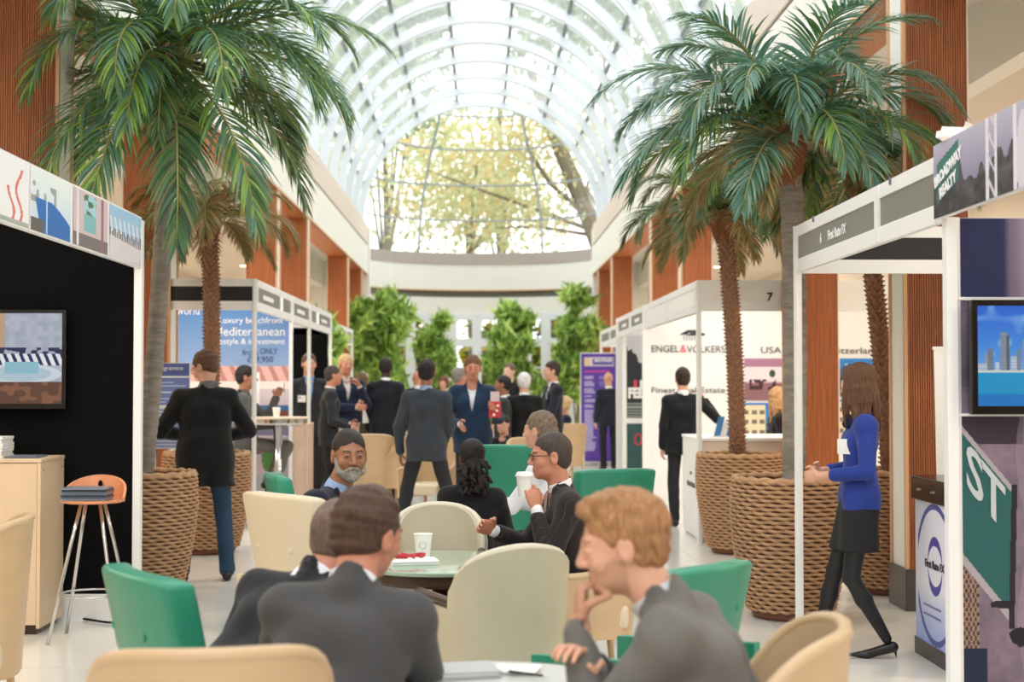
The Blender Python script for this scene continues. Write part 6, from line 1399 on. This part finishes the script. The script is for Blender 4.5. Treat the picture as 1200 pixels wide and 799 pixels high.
# foreground
P1, *_ = person('fair-haired bearded man in a grey suit jacket with hand at his chin, bottom right', 795, 3.42, 72, seat=.44, H=1.75, lean=(28, 0), head=(14, 10, 0), hair=('quiff', (168, 122, 82)), top=((138, 134, 128), 'jacket'), shirt=(200, 205, 210), beard=('stubble', (120, 84, 56)), detail=2, skin='fair',
    arms={'wrL': ('hed', -.03, .095, -.245), 'elL': ('hed', -.13, .10, -.50), 'elR': (.22, .34, .76), 'wrR': (.03, .42, .84)}, hands={'L': {'d': (.12, -.05, 1), 'n': (.3, -1, .0), 'curl': 66}}, xyz=(.66,))
P2, *_ = person('brown-haired man in a dark grey suit seen from behind, bottom centre left', 370, 3.62, -12, seat=.43, H=1.76, lean=(30, 3), head=(-26, 10, 6), hair=('short', (84, 62, 50)), top=((92, 90, 92), 'jacket'), detail=2, skin='ruddy', arms={'elL': (-.22, .32, .74), 'wrL': (-.10, .50, .76), 'elR': (.20, .32, .74), 'wrR': (.08, .50, .76)}, fat=.98)
P3, *_ = person('grey-haired man in a black suit leaning right, head hidden behind the man in dark grey', 266, 4.15, -38, seat=.43, H=1.74, lean=(38, 5), head=(-10, 5, 5), hair=('crop', (120, 100, 88)), top=((46, 46, 51), 'jacket'), detail=2, skin='ruddy', arms={'elL': (-.26, .26, .70), 'wrL': (-.08, .44, .70), 'elR': (.30, .30, .72), 'wrR': (.15, .47, .72)})
P4, *_ = person('bearded man in a navy suit looking towards the camera, left of the green table', 371, 6.85, -112, seat=.43, lean=(12, -3), head=(-50, 2, 0), hair=('crop', (44, 36, 34)), beard=('full', (158, 152, 146)), top=((34, 42, 58), 'jacket'), shirt=(150, 175, 215), detail=2, skin='tan', arms={'elL': (-.24, .12, .72), 'wrL': (-.08, .34, .72), 'elR': (.26, .10, .70), 'wrR': (.10, .34, .72)}, H=1.74, legs=(34, 40, 54))
P5, *_ = person('woman with long dark twisted hair in a black top seen from behind', 553, 8.1, 0, seat=.42, H=1.53, female=True, hair=('locks', (26, 18, 20)), top=((26, 26, 29), 'knit'), shirt=None, detail=2, skin='brown', fat=1.12, arms={'elL': (-.26, .08, .74), 'wrL': (-.12, .32, .74), 'elR': (.26, .08, .74), 'wrR': (.12, .32, .74)}, hem=.9, head=(8, 4, 0))
P6, J6, hc6, Rh6 = person('man with glasses in a brown pinstriped suit raising a paper cup', 672, 7.2, 96, seat=.41, H=1.71, lean=(9, 0), head=(2, 2, 0), hair=('crop', (74, 62, 56)), glasses=True, top=((58, 51, 50), 'jacket'), stripe='pin', tie=(198, 176, 168), shirt=(240, 240, 244), detail=2, skin='ruddy', legs=(50, 45, 46),
    arms={'elL': (-.20, .12, .80), 'wrL': (-.10, .22, 1.0), 'elR': (.24, .18, .78), 'wrR': (.10, .40, .82), 'slv': .86}, hands={'L': {'d': (.15, .25, 1), 'n': (.9, .35, 0), 'curl': 34}})
P7, *_ = person('woman with a long ponytail in a white blouse behind the pinstriped man', 650, 9.0, 62, seat=.46, H=1.74, female=True, hair=('tail', (128, 108, 92)), top=((236, 238, 244), 'blouse'), shirt=None, detail=2, skin='fair', lean=(8, 0), stripe='shirt', arms={'elL': (-.22, .20, .78), 'wrL': (-.10, .42, .80), 'elR': (.22, .18, .78), 'wrR': (.10, .42, .78)})
cloc = wpos(P6, Vector(J6['wrL']) + Vector((.045, .055, .10))); cup('white lidded paper cup held up by the pinstriped man', (cloc.x, cloc.y, cloc.z - .03), lid=True)
# standing, right
P8, J8, h8, R8 = person('woman with long brown hair in a royal blue jacket and black skirt, walking', 1006, 8.15, 84, H=1.63, female=True, hair=('long', (98, 66, 46)), top=((40, 62, 146), 'knit'), shirt=None, skirt=((24, 24, 27), .585), bare_legs='heels', detail=2, skin='fair', head=(-42, 6, 0), hem=.90, collar=False,
    arms={'elL': (-.21, -.02, 1.13), 'wrL': (-.10, .24, 1.10), 'elR': (.20, .02, 1.13), 'wrR': (.0, .26, 1.12), 'slv': .72}, legpose={'knL': (-.09, .06, .53), 'anL': (-.09, -.11, .175), 'knR': (.08, .13, .53), 'anR': (.08, .22, .175)}, hands={'L': {'curl': 60}, 'R': {'curl': 60}})
bp = Vector(J8['che']) + Vector((-.078, .088, -.02)); badge(P8, bp, R(60), 0)
q = MB(); q.tube([tuple(Vector(J8['nck']) + Vector((x, y, z))) for x, y, z in ((-.085, -.04, -.01), (-.07, .05, -.03), (0, .085, -.055), (.07, .05, -.03), (.085, -.04, -.01), (0, -.085, .015))], .028, 8, True); q.build('scarf', mat('navy_scarf', (30, 30, 74), .8, bump=(60, .5)), P8, world=False, smooth=True)
P9, *_ = person('man in a black suit seen from behind, hand raised to his face, at stand 7', 800, 15.5, 2, H=1.69, hair=('short', (50, 38, 32)), top=((32, 33, 38), 'jacket'), detail=1, arms={'elR': (.37, .0, 1.22), 'wrR': (.25, .10, 1.45)}, stance=.0)
P10, *_ = person('blonde woman in black sitting behind the grey palm trunk', 913, 15.6, -85, seat=.62, H=1.66, female=True, hair=('long', (196, 150, 104)), top=((24, 24, 27), 'knit'), shirt=None, detail=1)
P11, *_ = person('bald man in a dark blue suit standing in front of the purple banner', 713, 25.6, 10, H=1.72, hair=('bald', (90, 70, 60)), top=((44, 52, 70), 'jacket'), detail=1, legs=(30, 34, 46))
# standing, left
P12, *_ = person('man in a long black jacket and blue jeans reading with head bowed', 241, 11.3, 16, H=1.78, hair=('short', (96, 66, 46)), top=((26, 26, 28), 'coat'), shirt=(110, 106, 104), legs=(42, 78, 112), detail=2, glasses=True, fat=1.12, hem=.73, head=(48, 24, 0), lean=(5, 0),
    arms={'elL': (-.34, .02, 1.15), 'wrL': (-.16, .22, 1.12), 'elR': (.34, .02, 1.15), 'wrR': (.14, .24, 1.10)}, stance=.07)
P13, J13, h13, R13 = person('man in a grey suit on a high stool holding up a phone', 288, 15.45, -88, seat=.80, H=1.76, hair=('short', (30, 24, 24)), top=((98, 98, 98), 'jacket'), shirt=(30, 30, 32), legs=(124, 120, 116), detail=1, skin='tan', arms={'elL': (-.22, .18, 1.18), 'wrL': (-.14, .30, 1.36), 'elR': (.24, .10, 1.12), 'wrR': (.12, .32, 1.10)}, legpose={'knL': (-.12, .40, .86), 'knR': (.12, .40, .86), 'anL': (-.10, .22, .46), 'anR': (.10, .30, .44)})
ph = wpos(P13, Vector(J13['wrL']) + Vector((.02, .08, .11))); pht = thing('phone', 'white phone held up by the man on the high stool', 'phone', ph, R(-88)); q = MB(); q.box(-.035, .035, -.005, .005, -.07, .07); q.build('casing', white, pht, world=False, bevel=.003); q = MB(); q.box(-.031, .031, .0051, .006, -.062, .062); q.build('screen', blackg, pht, world=False)
P14, J14, h14, R14 = person('tall man in a dark suit and blue shirt with name badge, behind a stand post', 362, 18.35, 196, H=1.90, hair=('short', (84, 60, 46)), top=((48, 52, 60), 'jacket'), shirt=(120, 166, 220), detail=1, skin='fair'); badge(P14, Vector((.11, .135, 1.33)), R(180))
P15, *_ = person('balding man in a dark suit in profile, left of the man in khaki trousers', 385, 17.4, -78, H=1.74, hair=('crop', (70, 58, 54)), top=((54, 57, 64), 'jacket'), detail=1, skin='ruddy', lean=(4, 0), arms={'elL': (-.24, .05, 1.12), 'wrL': (-.1, .26, 1.06), 'elR': (.26, .02, 1.10), 'wrR': (.12, .24, 1.02)})
P16, *_ = person('blond man in a navy jacket and pale trousers with a hand at his chin', 405, 18.8, 205, H=1.90, hair=('short', (206, 176, 128)), top=((36, 46, 78), 'jacket'), shirt=(214, 208, 200), legs=(214, 206, 190), detail=1, skin='ruddy', hem=.95, arms={'elL': (-.25, .10, 1.16), 'wrL': (-.09, .20, 1.42), 'elR': (.22, .14, 1.12), 'wrR': (-.06, .24, 1.14)})
P17, *_ = person('person in a brown coat half hidden behind the blond man', 423, 20.6, 150, H=1.66, female=True, hair=('bob', (90, 70, 52)), top=((84, 66, 52), 'coat'), detail=0)
P18, J18, h18, R18 = person('tall dark-skinned man in a navy suit seen from behind', 452, 18.9, -4, H=1.86, hair=('crop', (34, 26, 24)), top=((30, 34, 46), 'jacket'), detail=1, skin='dark', stance=.03)
bk = wpos(P18, Vector((-.17, .20, 1.22))); bt = thing('booklet', 'white booklet under the arm of the man in navy seen from behind', 'booklet', wpos(P18, Vector((-.235, -.08, 1.16))), R(-30)); q = MB(); q.box(-.004, .004, -.09, .09, -.15, .15); q.build('pages', paper, bt, world=False)
P19, *_ = person('man in a blue-grey jacket seen from behind with legs apart', 500, 13.8, -8, H=1.75, hair=('short', (34, 28, 26)), top=((74, 80, 90), 'jacket'), shirt=(150, 170, 200), legs=(46, 47, 52), detail=1, skin='tan', stance=.16, arms={'elL': (-.265, -.05, 1.13), 'wrL': (-.27, .05, .88), 'elR': (.22, .03, 1.12), 'wrR': (.14, .22, .98)})
P20, J20, h20, R20 = person('man in a blue suit and open white shirt gesturing with one hand', 554, 14.9, 176, H=1.81, hair=('short', (112, 78, 54)), top=((40, 68, 102), 'jacket'), legs=(26, 30, 42), detail=2, skin='ruddy', collar=False, head=(8, 8, 0), arms={'elR': (.27, .06, 1.12), 'wrR': (.09, .30, 1.09), 'elL': (-.27, .04, 1.14), 'wrL': (-.25, .26, 1.22)}, hands={'R': {'d': (-.2, .7, -.25), 'n': (-1, .1, .1), 'curl': 14}})
br = wpos(P20, Vector(J20['wrL']) + Vector((-.0, .09, .06))); bq = thing('brochure', 'red and white brochure held by the man in the blue suit', 'brochure', br, R(176 + 180)); q = MB(); q.box(-.06, .06, -.004, .004, -.13, .03); q.build('cover', mat('red_print', (204, 42, 52), .4), bq, world=False); q = MB(); q.box(-.045, .045, -.005, .005, .03, .13); q.build('top_page', mat('pale_print', (222, 196, 196), .4), bq, world=False)
for k, (dx, dz) in enumerate(((-.03, -.03), (.02, -.06), (-.01, -.1), (.03, -.01))): q = MB(); q.box(dx - .012, dx + .012, -.0055, -.0041, dz - .012, dz + .012); q.build('printed_patch', inkw, bq, world=False)
person('bald man far behind, left of the man in the blue-grey jacket', 489, 24.2, 20, H=1.73, hair=('bald', (60, 50, 40)), top=((38, 46, 74), 'jacket'), detail=0, skin='ruddy')
person('auburn-haired woman far behind, right of the man in the blue-grey jacket', 520, 25.5, 160, H=1.64, female=True, hair=('bob', (110, 60, 46)), top=((34, 34, 40), 'jacket'), detail=0)
person('grey-haired man whose face shows behind the man in the blue suit', 538, 19.6, -50, H=1.73, hair=('short', (136, 128, 122)), top=((70, 74, 84), 'jacket'), detail=1, skin='ruddy')
person('dark-haired man facing left behind the red brochure', 590, 17.2, 84, H=1.62, hair=('crop', (38, 30, 28)), top=((64, 66, 66), 'jacket'), detail=1, skin='tan')
person('tall pale man far behind, between the red brochure and the white-haired man', 597, 22, 150, H=1.83, hair=('short', (110, 92, 76)), top=((30, 32, 38), 'jacket'), detail=1, skin='pale')
person('white-haired man in a long black coat seen from behind', 614, 17.2, 4, H=1.65, hair=('short', (236, 232, 226)), top=((22, 22, 24), 'coat'), detail=1, skin='fair', hem=.60, fat=1.06)
t_, *_ = person('man in a navy suit in profile with a name badge, right of the white-haired man', 647, 18.9, 104, H=1.81, hair=('short', (58, 44, 38)), top=((34, 40, 56), 'jacket'), detail=1, skin='fair', arms={'elL': (-.24, .08, 1.12), 'wrL': (-.06, .26, 1.10), 'elR': (.24, .08, 1.12), 'wrR': (.06, .26, 1.14)}); badge(t_, Vector((-.13, .115, 1.36)), R(165))
person('blonde woman in a dark blue top sitting near the purple banner', 661, 22.4, 100, seat=.46, H=1.66, female=True, hair=('bob', (210, 178, 132)), top=((36, 46, 70), 'knit'), shirt=None, detail=1)
person('person in black sitting low behind the dark table', 590, 16.0, 150, seat=.40, H=1.5, hair=('short', (34, 28, 28)), top=((24, 24, 27), 'jacket'), shirt=(40, 40, 44), detail=0)
